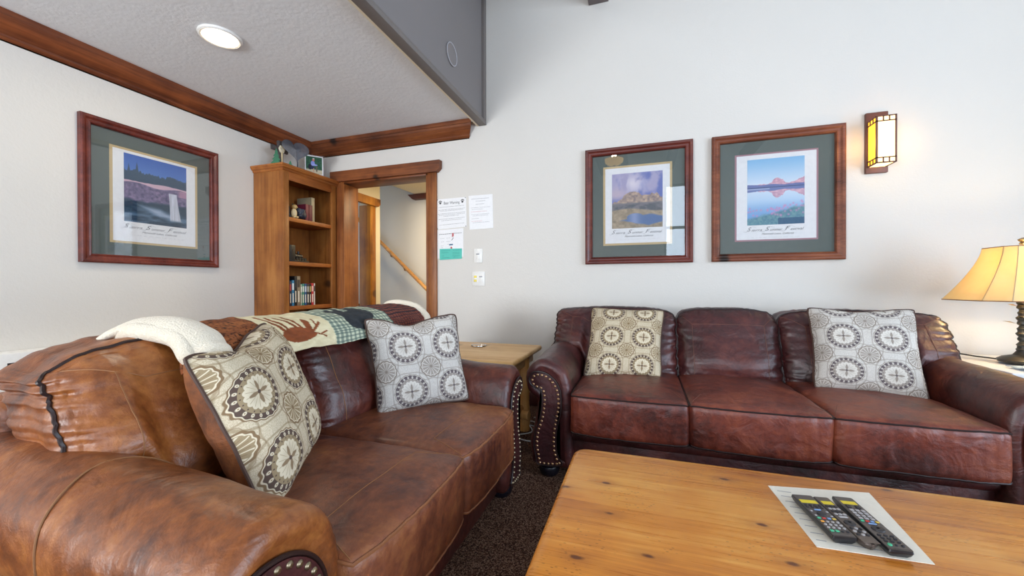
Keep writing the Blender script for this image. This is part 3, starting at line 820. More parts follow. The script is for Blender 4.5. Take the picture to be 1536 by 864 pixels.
def closed_spline(P, n):
    out = []; m = len(P)
    for i in range(m):
        p0, p1, p2, p3 = P[(i - 1) % m], P[i], P[(i + 1) % m], P[(i + 2) % m]
        for k in range(n):
            t = k / n
            out.append(tuple(.5 * ((2 * p1[c]) + (-p0[c] + p2[c]) * t + (2 * p0[c] - 5 * p1[c] + 4 * p2[c] - p3[c]) * t * t + (-p0[c] + 3 * p1[c] - 3 * p2[c] + p3[c]) * t ** 3) for c in (0, 1)))
    return out

def even(P, step):
    """points at an even spacing along a closed outline"""
    P = [Vector(p) for p in P]; P.append(P[0]); L = [0]
    for a, b in zip(P, P[1:]): L.append(L[-1] + (b - a).length)
    n = max(3, int(round(L[-1] / step))); out = []
    for i in range(n):
        d = L[-1] * i / n
        for k in range(len(L) - 1):
            if L[k] <= d <= L[k + 1]:
                out.append(P[k].lerp(P[k + 1], (d - L[k]) / max(1e-9, L[k + 1] - L[k]))); break
    return out

def rbox(p, h, r):
    """point of the cube surface -> rounded box of half sizes h, edge radius r; also its normal"""
    q = Vector((p[0] * h[0], p[1] * h[1], p[2] * h[2]))
    c = Vector([max(-(h[i] - r), min(h[i] - r, q[i])) for i in range(3)])
    d = q - c
    if d.length < 1e-9: d = Vector(p)
    d.normalize()
    return c + d * r, d

def warp1(a, e=.35):
    """spreads grid lines towards the ends"""
    return math.copysign(1 - (1 - abs(a)) ** (1 / (1 - e)) if abs(a) < 1 else 1, a) if False else math.sin(a * PI / 2) * .5 + a * .5

def softbox(name, h, r, post, mat, parent, n=(40, 16, 24), paint=None):
    """closed cushion: cube grid -> rounded box -> post(point, normal, cube point)"""
    bm = bmesh.new(); cache = {}
    def vert(a, b, c):
        k = (round(a, 5), round(b, 5), round(c, 5))
        if k not in cache:
            p, d = rbox((warp1(a), warp1(b), warp1(c)), h, r)
            cache[k] = bm.verts.new(post(p, d, (a, b, c)))
        return cache[k]
    def lin(m): return [-1 + 2 * i / m for i in range(m + 1)]
    for ax in range(3):
        o1, o2 = [i for i in range(3) if i != ax]
        A, B = lin(n[o1]), lin(n[o2])
        for sgn in (-1, 1):
            for i in range(len(A) - 1):
                for j in range(len(B) - 1):
                    q = []
                    for (a, b) in ((A[i], B[j]), (A[i + 1], B[j]), (A[i + 1], B[j + 1]), (A[i], B[j + 1])):
                        c = [0, 0, 0]; c[ax] = sgn; c[o1] = a; c[o2] = b; q.append(vert(*c))
                    if (sgn > 0) == (ax == 1): q.reverse()
                    try: bm.faces.new(q)
                    except ValueError: pass
    bm.normal_update()
    me = bpy.data.meshes.new(name)
    bm.to_mesh(me); bm.free(); me.materials.append(mat)
    me.polygons.foreach_set('use_smooth', [True] * len(me.polygons))
    o = link(name, me, parent)
    return o

def onbox(h, r, post, path, lift=0.0):
    out = []
    for c in path:
        p, d = rbox((warp1(c[0]), warp1(c[1]), warp1(c[2])), h, r)
        out.append(Vector(post(p + d * lift, d, c)))
    return out

def nz(x, y, z): return mnoise.noise(Vector((x, y, z)))

def sofa(name, label, loc, rz, seats, cw, mats, front_push=0.0, depth=1.02, nail_mat=None, seed=0, back_h=.85, ear=.035, br=.055, armk=1.0):
    L = mats
    t = thing(name, label, 'sofa', loc, rz, local=True)
    aw = .246; tw = 2 * aw + seats * cw
    D = depth
    # ---------------- arms
    body = closed_spline(BODY, 4); pan = closed_spline(PANEL, 4)
    cbx = sum(p[0] for p in body) / len(body); cbz = .33
    for side in (0, 1):
        def X(x): return x * armk if side == 0 else tw - x
        rr = .034
        ys = [(.004, .046), (.001, .040)] + [(rr * (1 - math.sin(q_)), rr * (1 - math.cos(q_))) for q_ in [PI / 2 * (1 - k / 8) for k in range(9)]] + [(.05, 0)] + [(.05 + (D - .15 - .05) * k / 22, 0) for k in range(1, 23)]
        v = []; m = len(body); inn = []
        for i in range(m):
            tx, tz = body[(i + 1) % m][0] - body[i - 1][0], body[(i + 1) % m][1] - body[i - 1][1]; ll = math.hypot(tx, tz); inn.append((tz / ll, -tx / ll))
        for (y, ins) in ys:
            for i, (x, z) in enumerate(body):
                xx = x + inn[i][0] * ins; zz = z + inn[i][1] * ins
                rise = .045 * max(0, min(1, y / .8)) * max(0, min(1, (z - .40) / .1))
                w = .005 * nz(x * 7 + seed + side * 5, y * 6, z * 7) + .003 * nz(x * 20, y * 10 + seed, z * 20)
                pk = .0045 * (nz(i * .9, seed + side, 0)) * math.exp(-((y - .035) / .035) ** 2)
                xx -= inn[i][0] * (w + pk); zz -= inn[i][1] * (w + pk)
                if z > .1: zz += rise
                v.append((X(xx), y, zz))
        f = []
        for k in range(len(ys) - 1):
            for i in range(m):
                a, b, c, d = k * m + i, k * m + (i + 1) % m, (k + 1) * m + (i + 1) % m, (k + 1) * m + i
                f.append((a, b, c, d) if side == 0 else (d, c, b, a))
        f.append(tuple(range(m))[::-1] if side == 0 else tuple(range(m))); f.append(tuple((len(ys) - 1) * m + i for i in range(m)) if side == 0 else tuple((len(ys) - 1) * m + i for i in range(m))[::-1])
        arm = mesh('arm', v, f, L['arm'][side], t, True)
        # the flat shaped panel of the arm front, piped and nailed
        pv = [(X(x), -.006, z) for x, z in pan] + [(X(.14 + (x - .14) * 1.06), .03, z) for x, z in pan]; q = len(pan)
        bmx = bmesh.new(); vs = [bmx.verts.new(p) for p in pv]
        bmx.faces.new(vs[:q] if side == 0 else vs[:q][::-1])
        for i in range(q):
            e = [vs[i], vs[q + i], vs[q + (i + 1) % q], vs[(i + 1) % q]]
            bmx.faces.new(e if side == 0 else e[::-1])
        bmesh.ops.triangulate(bmx, faces=[bmx.faces[0]] if False else [fc for fc in bmx.faces if len(fc.verts) > 4])
        me = bpy.data.meshes.new('arm_front_panel'); bmx.to_mesh(me); bmx.free(); me.materials.append(L['panel'])
        panel = link('arm_front_panel', me, arm)
        MB().tube([(X(.14 + (p.x - .14) * 1.08), -.003, p.y + (.006 if p.y > .45 else 0)) for p in even([Vector((a, b)) for a, b in pan], .012)], .0045, 6, True).build('piping', L['pipe_d'], arm)
        cx = sum(p[0] for p in pan) / q
        nailm = None
        inner = []
        P2 = [Vector(p) for p in pan]
        for i in range(q):
            tg = (P2[(i + 1) % q] - P2[i - 1]).normalized(); nrm = Vector((tg.y, -tg.x))
            inner.append(P2[i] + nrm * .010)
        for p in even(inner, .0225):
            if nailm is None:
                nailm = MB().lathe([(0.0, -.0045), (.0035, -.0042), (.0062, -.002), (.0070, 0), (.0, 0)], (0, 0, 0), 12, 'Y').build('nailhead', nail_mat, arm); o = nailm
            else:
                o = nailm.copy(); COL.objects.link(o); o.parent = arm
            o.location = (X(p.x), -.0065, p.y)
        # seam across the arm
        for ysm in (.42,) if L.get('armseam') else (.60,):
            pts = []
            for (x, z) in body:
                if z > .36: pts.append((X(x + (.001 if x > .13 else -.001)), ysm + .05 * math.sin(x * 12), z + .004 + .045 * min(1, ysm / .8) * max(0, min(1, (z - .40) / .1))))
            # keep the run over the top only, ordered by angle
            pts.sort(key=lambda p: math.atan2(p[2] - .47, (p[0] - X(.13)) * (1 if side == 0 else -1)) % (2 * PI) if False else math.atan2(p[2] - .42, (p[0] - X(.13))))
            MB().tube(pts, .0018, 5).build('seam', L['seam'], arm)
        # bun feet
        for (fx, fy) in ((.115, .075), (.14, D - .16)):
            MB().lathe([(0, 0), (.040, 0), (.050, .012), (.056, .03), (.050, .05), (.038, .058), (.042, .066), (.058, .072), (.06, .095), (0, .095)], (X(fx), fy, 0), 24).build('foot', M['foot'], t)
    # ---------------- base rail: lower panel and padded rail above it
    x0, x1 = aw - .01, tw - aw + .01
    MB().box(x0, x1, .050, .10, .065, .215, .010, 3).build('front_panel', L['rail'], t)
    prof = [(.055, .20), (.036, .208), (.026, .228), (.027, .250), (.042, .268), (.10, .275), (.3, .27), (.3, .20)]
    mb = MB(); mb.prism(prof, 'X', x0, x1); mb.build('seat_rail', L['rail'], t, True, sharp=60)
    MB().tube([(x0 + (x1 - x0) * k / 20, .048, .207 + .001 * math.sin(k)) for k in range(21)], .0045, 6).build('welt', L['pipe_d'], t)
    MB().box(x0, x1, .10, D - .05, .10, .26, .01).build('seat_deck', L['rail'], t)
    # ---------------- back frame
    mb = MB(); mb.box(.10, tw - .10, D - .17, D - .03, .08, .74, .05, 5); mb.build('back_frame', L['back'], t)
    # ---------------- seat cushions
    for i in range(seats):
        cx = aw + cw * (i + .5); hx, hy, hz = cw / 2 + .004, .385, .105; cy = -.035 + hy - front_push; cz = .362
        def post(p, d, c, cx=cx, cy=cy, cz=cz, hx=hx, hy=hy, hz=hz, i=i):
            u, v_ = p.x / hx, p.y / hy
            crown = .026 * (1 - abs(u) ** 2.6) * (1 - abs(v_) ** 3)
            z = p.z + (crown if p.z > 0 else -crown * .2) * min(1, abs(p.z) / hz * 1.2)
            bulge = -.022 * (1 - abs(u) ** 3) * max(0, -v_) ** 2
            yy = p.y + bulge
            xx = p.x * (1 - .02 * (1 - v_) * .0)
            e = max(0.0, 1 - min(1 - abs(c[0]), 1 - abs(c[1])) / .30)
            wv = .0035 * nz(p.x * 9 + 3 * i + seed, p.y * 9, p.z * 9) + .0022 * e * nz(p.x * 40 + i, p.y * 34, p.z * 12)
            front = -.0045 * max(0, -d.y) * nz(p.x * 60 + i * 9, p.z * 6, seed)
            return (cx + xx + d.x * wv, cy + yy + d.y * wv + front, cz + z + d.z * wv)
        s = softbox('seat_cushion', (hx, hy, hz), .030, post, L['seat'][i], t, (44, 40, 14))
        def edge_path(zc, m=40):
            P = []
            for k in range(m): P.append((-1 + 2 * k / m, -1, zc))
            for k in range(m): P.append((1, -1 + 2 * k / m, zc))
            for k in range(m): P.append((1 - 2 * k / m, 1, zc))
            for k in range(m): P.append((-1, 1 - 2 * k / m, zc))
            return P
        MB().tube(onbox((hx, hy, hz), .030, post, edge_path(.86), .001), .0040, 6, True).build('piping', L['pipe'], s)
        MB().tube(onbox((hx, hy, hz), .030, post, edge_path(-.86), .001), .0040, 6, True).build('piping', L['pipe'], s)
        # stitched corner seams on the top
        for sg in (-1, 1):
            P = [(sg * (.96 - .30 * k / 12), -.93 + .42 * k / 12, 1) for k in range(13)]
            P2 = [(sg * .66 * (1 - k / 10), -.51, 1) for k in range(11)]
            MB().tube(onbox((hx, hy, hz), .030, post, P, .0002), .0012, 4).build('seam', L['seam'], s)
            if L.get('topseam'): MB().tube(onbox((hx, hy, hz), .030, post, P2, .0002), .0012, 4).build('seam', L['seam'], s)
    # ---------------- back cushions; the outer ones reach over the arms with an ear
    for i in range(seats):
        left = i == 0; right = i == seats - 1
        xa = ear if left else aw + cw * i; xb = tw - ear if right else aw + cw * (i + 1)
        cx = (xa + xb) / 2; hx = (xb - xa) / 2 + .003; hy = .105 if br < .06 else .135; hz = (back_h - .42) / 2; cz = .42 + hz; cy = .63 if br < .06 else .655
        def post(p, d, c, cx=cx, cy=cy, cz=cz, hx=hx, hy=hy, hz=hz, i=i, left=left, right=right):
            u, w_ = p.x / hx, p.z / hz
            # rounded, slightly drooping upper corners
            z = p.z - (.030 if br < .06 else .105) * max(0, w_) ** 2 * abs(u) ** (5 if br < .06 else 4) + .012 * (1 - u * u) * max(0, w_)
            X_ = cx + p.x
            # ear: the lower edge climbs above the arm
            for flag, dist in ((left, aw + .02 - X_), (right, X_ - (tw - aw - .02))):
                if flag and dist > 0:
                    k = min(1, dist / .06); k = k * k * (3 - 2 * k)
                    lo = -hz + k * (.150)
                    z = lo + (z + hz) * (hz - lo) / (2 * hz)
            bul = .050 * (1 - abs(u) ** 2.4) * (1 - abs(w_) ** 2.4)
            belly = .030 * math.exp(-((w_ + .35) / .45) ** 2) * (1 - abs(u) ** 3)
            y = p.y - (bul + belly) * (1 if p.y < 0 else -.5) * min(1, abs(p.y) / hy * 1.1)
            y += .10 * (w_ + 1) * .75         # leans back
            e = max(0.0, 1 - min(1 - abs(c[0]), 1 - abs(c[2])) / .36)
            # gathers run in from the edges
            gx = (1 - abs(c[0])) < (1 - abs(c[2]))
            gather = e * .013 * ((nz(p.z * 34, i * 4 + seed, p.x * 9) + .5 * nz(p.z * 70, 3, p.x * 14)) if gx else (nz(p.x * 34, i * 4 + seed + 9, p.z * 9) + .5 * nz(p.x * 70, 5, p.z * 14))) * (.55 if abs(c[0]) == 1 or abs(c[2]) == 1 else 1)
            fold = .006 * nz(p.x * 6 + i * 3, p.z * 9 + seed, 2.0) + .0045 * (.25 + .75 * abs(u)) * nz(p.x * 6, p.z * 40 + i * 7, seed)
            wv = gather + fold
            gus = -.010 * math.exp(-(abs(c[1]) / .25) ** 2) * (1 if abs(c[0]) == 1 or abs(c[2]) == 1 else 0)
            return (X_ + d.x * (wv + gus), cy + y + d.y * wv, cz + z + d.z * (wv * .5 + gus))
        b = softbox('back_cushion', (hx, hy, hz), br, post, L['backc'][i], t, (84, 16, 70))
        def ring(yc, m=80):
            P = []
            for k in range(m): P.append((-1 + 2 * k / m, yc, -1))
            for k in range(m): P.append((1, yc, -1 + 2 * k / m))
            for k in range(m): P.append((1 - 2 * k / m, yc, 1))
            for k in range(m): P.append((-1, yc, 1 - 2 * k / m))
            return P
        MB().tube(onbox((hx, hy, hz), br, post, ring(-.62), .001), .0048, 6, True).build('piping', L['pipe_d'], b)
        # seams of the face: verticals set in from the sides, one across the top, diagonals to the corners
        def strip(P): MB().tube(onbox((hx, hy, hz), br, post, P, .0003), .0014, 4).build('seam', L['seam'], b)
        xi, zi = .58, .50
        strip([(-xi, -1, -.9 + (.9 + zi) * k / 14) for k in range(15)])
        strip([(xi, -1, -.9 + (.9 + zi) * k / 14) for k in range(15)])
        strip([(-xi + 2 * xi * k / 14, -1, zi) for k in range(15)])
        for sg in (-1, 1): strip([(sg * (xi + (.93 - xi) * k / 8), -1, zi + (.93 - zi) * k / 8) for k in range(9)])
    return t

long_m = dict(arm=[M['leather'], M['tan_dark']], panel=M['leather_panel'], rail=M['leather'], back=M['leather'], seat=[M['leather_seat']] * 3, backc=[M['leather']] * 3, pipe=M['piping_dark'], pipe_d=M['piping_dark'], seam=M['stitch_d'], topseam=False)
sofa('sofa', 'long three-seat dark red-brown leather sofa against the wall with the picture pair', (-.58, 1.96, 0), 0, 3, .544, long_m, nail_mat=M['brass'], depth=1.08, seed=1)
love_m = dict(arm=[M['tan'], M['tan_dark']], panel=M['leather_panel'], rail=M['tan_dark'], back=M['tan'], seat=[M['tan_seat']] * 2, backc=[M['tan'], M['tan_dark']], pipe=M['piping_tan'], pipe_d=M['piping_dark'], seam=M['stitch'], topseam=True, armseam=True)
sofa('loveseat', 'two-seat tan-brown leather loveseat with a quilt over its back', (-.565, .375, 0), PI / 2, 2, .505, love_m, nail_mat=M['pewter'], depth=1.02, seed=7, back_h=.86, ear=.105, br=.08, armk=1.08)

# ================================================================== PILLOWS
def pillow(label, TL, TR, BR, BL, thick, front, back, pipe, rot=0.0, uoff=(0, 0), dip=0.0, seed=0):
    TL, TR, BR, BL = map(Vector, (TL, TR, BR, BL))
    c = (TL + TR + BR + BL) / 4
    base = (BL + BR) / 2
    t = thing('throw_pillow', label, 'pillow', tuple(base))
    nrm = (TR - TL).cross(TL - BL).normalized() # towards the viewer side
    n = 46; wd = ((TR - TL).length + (BR - BL).length) / 2; ht = ((TL - BL).length + (TR - BR).length) / 2
    def P(u, v, sgn):
        uu = u * (1 - .085 * (1 - v * v) * abs(u) ** 3 + .012 * nz(v * 4, seed, u)); vv = v * (1 - .085 * (1 - u * u) * abs(v) ** 3 + .012 * nz(u * 4, seed + 3, v))
        kc = 1 - .05 * (u * v) ** 8; uu *= kc; vv *= kc
        a, b = (uu + 1) / 2, (vv + 1) / 2
        p = BL.lerp(BR, a).lerp(TL.lerp(TR, a), b)
        h = thick * (max(0, (1 - u ** 4)) * max(0, (1 - v ** 4))) ** .62
        wr = .005 * nz(u * 3 + seed, v * 3, sgn) + .003 * nz(u * 9 + seed, v * 8, 2)
        p = p + nrm * sgn * (h * .5 + wr * (1 - max(abs(u), abs(v)) ** 6))
        dd = dip * math.exp(-((u + .12) / .38) ** 2) * max(0, v) ** 3
        p = p - Vector((0, 0, 1)) * dd
        return p
    def side(name, sgn, mat):
        v = [P(-1 + 2 * i / n, -1 + 2 * j / n, sgn) for j in range(n + 1) for i in range(n + 1)]
        f = []
        for j in range(n):
            for i in range(n):
                q = (j * (n + 1) + i, j * (n + 1) + i + 1, (j + 1) * (n + 1) + i + 1, (j + 1) * (n + 1) + i)
                f.append(q if sgn > 0 else q[::-1])
        o = mesh(name, v, f, mat, t)
        uv = o.data.uv_layers.new(name='UVMap')
        co = []
        for lp in o.data.loops:
            i, j = lp.vertex_index % (n + 1), lp.vertex_index // (n + 1)
            co += [(i / n) * wd + uoff[0], (j / n) * ht + uoff[1]]
        uv.data.foreach_set('uv', co)
        return o
    side('front_cover', 1, front); side('back_cover', -1, back)
    pts = [P(-1 + 2 * k / n, -1, 0) for k in range(n)] + [P(1, -1 + 2 * k / n, 0) for k in range(n)] + [P(1 - 2 * k / n, 1, 0) for k in range(n)] + [P(-1, 1 - 2 * k / n, 0) for k in range(n)]
    MB().tube(pts, .0048, 6, True).build('piping', pipe, t)
    return t
SU = m_leather('brown_suede_back', '4E2A14', '7C4622', '98602E', .7)
PB = plain('brown_cord_piping', '4A3228', .6)
pillow('tan medallion pillow leaning on the near end of the loveseat', (-1.03, .625, .835), (-1.20, .985, .885), (-1.03, 1.03, .485), (-.82, .68, .44), .18, M['medal_warm'], SU, PB, uoff=(-.167, -.185), dip=.035, seed=1)
pillow('grey medallion pillow in the far corner of the loveseat', (-1.12, 1.37, .865), (-.835, 1.68, .872), (-.745, 1.64, .475), (-1.01, 1.32, .465), .14, M['medal_cool'], M['medal_cool'], PB, uoff=(-.046, .015), dip=.03, seed=4)
pillow('tan medallion pillow at the left end of the long sofa', (-.315, 2.62, .862), (.145, 2.62, .85), (.115, 2.36, .468), (-.325, 2.28, .468), .13, M['medal_warm'], SU, PB, uoff=(-.06, .038), dip=.0, seed=8)
pillow('grey medallion pillow at the right end of the long sofa', (.865, 2.56, .882), (1.345, 2.56, .880), (1.255, 2.28, .455), (.83, 2.36, .475), .14, M['medal_cool'], M['medal_cool'], PB, uoff=(-.03, -.004), dip=.012, seed=12)

# ================================================================== QUILT
t = thing('quilt', 'folded lodge quilt with moose and bear patches, fleece-lined, over the loveseat back', 'blanket', (-1.2, 1.25, .80))
Y0q, Y1q = .70, 1.88
def qsec(s, y):
    """section across the back: s 0 = rear, 1 = front hem"""
    k = (y - Y0q) / (Y1q - Y0q)
    zt = .888 + .018 * k - .012 * math.exp(-((k - .0) / .08) ** 2)
    zf = .778 + .0 * k + .035 * max(0, k - .45)
    pts = [(-1.42, .74), (-1.415, .82), (-1.385, zt - .02), (-1.33, zt), (-1.25, zt - .004), (-1.18, zt - .022), (-1.135, zt - .055), (-1.118, (zt + zf) / 2 - .02), (-1.112, zf)]
    x = s * (len(pts) - 1); i = min(int(x), len(pts) - 2); f_ = x - i
    p0, p1, p2, p3 = pts[max(i - 1, 0)], pts[i], pts[i + 1], pts[min(i + 2, len(pts) - 1)]
    return [.5 * ((2 * p1[c]) + (-p0[c] + p2[c]) * f_ + (2 * p0[c] - 5 * p1[c] + 4 * p2[c] - p3[c]) * f_ ** 2 + (-p0[c] + 3 * p1[c] - 3 * p2[c] + p3[c]) * f_ ** 3) for c in (0, 1)]
def qfn(u, v):
    y = Y0q + (Y1q - Y0q) * u + (.07 * (1 - v)) * (0)
    x, z = qsec(v, y)
    w = .008 * nz(y * 5, v * 3, 1) + .004 * nz(y * 22, v * 14, 3)
    return (x + w * .7 + .012 * math.sin(y * 5.0) * v, y + .03 * (v - .5) * (u - .5) * 2, z + w)
def paint_quilt(U, V):
    """U along the sofa, V from rear to front hem"""
    n = fbm(U * 60, V * 30, 3, 3)[..., None]; img = np.zeros(U.shape + (3,))
    cream = hexa('CCBF98') * (1 - n) + hexa('E6DCB8') * n
    br = fbm(U * 26, V * 70, 9, 3)
    bark = hexa('6E3A20') * (1 - br[..., None]) + hexa('A8683C') * br[..., None]
    bark = np.where((np.abs(((br * 6) % 1) - .5) < .10)[..., None], hexa('2E1A14'), bark)
    gx = (np.sin(U * 2 * PI * 52) > .0).astype(float) * .5 + (np.sin(V * 2 * PI * 22) > 0).astype(float) * .5
    teal = hexa('ACB09A') * (1 - gx[..., None]) + hexa('66766C') * gx[..., None]
    teal = np.where((gx < .25)[..., None], hexa('C9CFB4'), teal)
    brick = hexa('6A3428') + n * .1
    bl = (np.abs(((U * 60) % 1) - .5) < .09) | (np.abs(((V * 20) % 1) - .5) < .12)
    brick = np.where(bl[..., None], hexa('26222A'), brick)
    img[:] = bark
    front = V > .38
    def reg(a, b, c, m=None):
        nonlocal img
        k = ((U >= a) & (U < b)); k = k & (front if m is None else m)
        img = np.where(k[..., None], c, img)
    Ub = U + .02 * (V - .5); reg(.0, .22, bark); reg(.22, .44, cream); reg(.44, .74, teal); reg(.74, 1.01, brick)
    top = ~front
    reg(0, .13, cream, top); reg(.13, .27, teal, top); reg(.27, .44, bark, top); reg(.44, .74, teal, top); reg(.74, 1.01, brick, top)
    U0 = U; U = (U0 - .315) / .72 + .425
    # moose, its legs towards the top of the sofa (upside down)
    def ell(cx, cy, rx, ry): return ((U - cx) / rx) ** 2 + ((V - cy) / ry) ** 2 < 1
    mo = ell(.425, .79, .082, .115)
    for (a0, v0, a1, v1, w_) in ((.372, .74, .330, .50, .007), (.392, .73, .366, .52, .007), (.440, .72, .402, .52, .007), (.460, .72, .440, .49, .007), (.480, .76, .500, .62, .013), (.500, .74, .555, .66, .0045), (.500, .76, .545, .88, .0045), (.53, .70, .535, .61, .004), (.53, .81, .56, .78, .004)):
        tt = np.clip(((U - a0) * (a1 - a0) + (V - v0) * .09 * (v1 - v0)) / ((a1 - a0) ** 2 + .09 * (v1 - v0) ** 2), 0, 1)
        d2 = np.sqrt((U - a0 - tt * (a1 - a0)) ** 2 + .09 * (V - v0 - tt * (v1 - v0)) ** 2)
        mo |= d2 < w_
    img = np.where(mo[..., None], hexa('8A4A2A') * (.8 + .3 * n), img)
    U = (U0 - .58) / .85 + .70
    be = (ell(.70, .70, .075, .17)) | ell(.76, .58, .05, .13) | ell(.655, .60, .03, .10)
    for (a0, v0, a1, v1, w_) in ((.66, .62, .625, .50, .011), (.69, .62, .665, .44, .012), (.74, .56, .715, .38, .012), (.77, .5, .76, .36, .010)):
        tt = np.clip(((U - a0) * (a1 - a0) + (V - v0) * .09 * (v1 - v0)) / ((a1 - a0) ** 2 + .09 * (v1 - v0) ** 2), 0, 1)
        be |= np.sqrt((U - a0 - tt * (a1 - a0)) ** 2 + .09 * (V - v0 - tt * (v1 - v0)) ** 2) < w_
    img = np.where(be[..., None], hexa('34383C') * (.75 + .4 * n), img)
    return img
o = grid_mesh('quilt_top', qfn, 360, 120, M['quilt'], t, paint_quilt)
sm = o.modifiers.new('thick', 'SOLIDIFY'); sm.thickness = .014; sm.offset = 1
# fleece lining: turned-over near end, hem roll, and the far end
def fl(u, v):
    y = .66 + .10 * u + .05 * v - .02 * (1 - v)
    x, z = qsec(.12 + .86 * v, max(y, Y0q))
    b = .030 * math.sin(PI * u) ** .6 + .012
    w = .006 * nz(y * 12, v * 8, 5)
    return (x + b * (.2 + .8 * v ** 2) + w, y + .02 * math.sin(v * 4) , z + b * (1 - .6 * v ** 3) + w - .01)
o = grid_mesh('fleece_fold', fl, 26, 60, M['fleece'], t); sm = o.modifiers.new('thick', 'SOLIDIFY'); sm.thickness = .022; sm.offset = 0
pts = []
for k in range(30):
    v_ = .10 + .90 * k / 29; x, z = qsec(v_, Y0q)
    pts.append((x + .008 + .010 * v_, .682 + .03 * v_ + .008 * math.sin(k * .5), z - .004 + .012 * (1 - v_)))
MB().tube(pts, [.016 + .008 * math.sin(k * .11) for k in range(30)], 12).build('fleece_roll', M['fleece'], t)
pts = []
for k in range(30):
    v_ = .12 + .88 * k / 29; x, z = qsec(v_, Y1q)
    pts.append((x + .003, Y1q + .008 - .012 * v_, z - .003))
MB().tube(pts, .022, 12).build('fleece_edge', M['fleece'], t)

# ================================================================== COFFEE TABLE
t = thing('coffee_table', 'large knotty pine coffee table in front of the long sofa', 'coffee table', (.5, 1.0, 0))
X0, X1, Y0, Y1 = -.212, 1.42, .675, 1.335
bm = bmesh.new(); r = .045; P = []
for (cx, cy, a0) in ((X1 - r, Y1 - r, 0), (X0 + r, Y1 - r, 90), (X0 + r, Y0 + r, 180), (X1 - r, Y0 + r, 270)):
    for k in range(9):
        a = math.radians(a0 + 90 * k / 8); P.append((cx + r * math.cos(a), cy + r * math.sin(a)))
def wav(x, y, s): return .0012 * nz(x * 14, y * 14, s)
sec = [(-.004, .402), (.004, .406), (.004, .420), (.003, .434), (-.001, .443), (-.007, .448), (-.015, .450)]
mb = MB(); v = []; m = len(P); cxx, cyy = (X0 + X1) / 2, (Y0 + Y1) / 2
Pn = []
for i in range(m):
    a = Vector(P[(i + 1) % m]) - Vector(P[i - 1]); nn = Vector((a.y, -a.x)).normalized(); Pn.append(nn)
for (o_, z) in sec:
    for i in range(m): v.append((P[i][0] + Pn[i].x * o_, P[i][1] + Pn[i].y * o_, z))
f = [(k * m + i, k * m + (i + 1) % m, (k + 1) * m + (i + 1) % m, (k + 1) * m + i) for k in range(len(sec) - 1) for i in range(m)]
f += [tuple(range(m))[::-1], tuple((len(sec) - 1) * m + i for i in range(m))]
mesh('tabletop', v, f, M['pine'], t, True, sharp=40)
MB().box(X0 + .06, X1 - .06, Y0 + .06, Y1 - .06, .32, .402, .006).build('apron', M['pine_side'], t)
for x in (X0 + .10, X1 - .10):
    for y in (Y0 + .10, Y1 - .10):
        MB().lathe([(0, 0), (.040, 0), (.046, .02), (.044, .15), (.05, .22), (.045, .32), (.05, .36), (0, .36)], (x, y, 0), 20).build('leg', M['log'], t)

# laminated sheet with the three remotes
def quadslab(name, q, z, th, mat, parent):
    v = [(x, y, z) for x, y in q] + [(x, y, z + th) for x, y in q]
    return mesh(name, v, [(3, 2, 1, 0), (4, 5, 6, 7), (0, 1, 5, 4), (1, 2, 6, 5), (2, 3, 7, 6), (3, 0, 4, 7)], mat, parent, False)
q = [(.352, .977), (.552, .977), (.572, 1.262), (.332, 1.235)]
q = [(.350, .975), (.548, .985), (.572, 1.272), (.330, 1.232)]
t = thing('laminated_sheet', 'laminated instruction sheet under the three remotes', 'paper', (.45, 1.12, .4505))
sh = quadslab('sheet', q, .4506, .0012, plain('laminated_paper', 'F0EADB', .25), t)
mb = MB(); rs = random.Random(3)
for k in range(9):
    y = 1.0 + k * .026; w_ = rs.uniform(.03, .06)
    mb.box(.358 - .008 * k * .2, .358 + w_ * .5, y, y + .002, .4519, .4522)
mb.box(.40, .50, 1.0, 1.002, .4519, .4522)
mb.build('small_print', M['ink_soft'], sh, False)['kind'] = 'stuff'

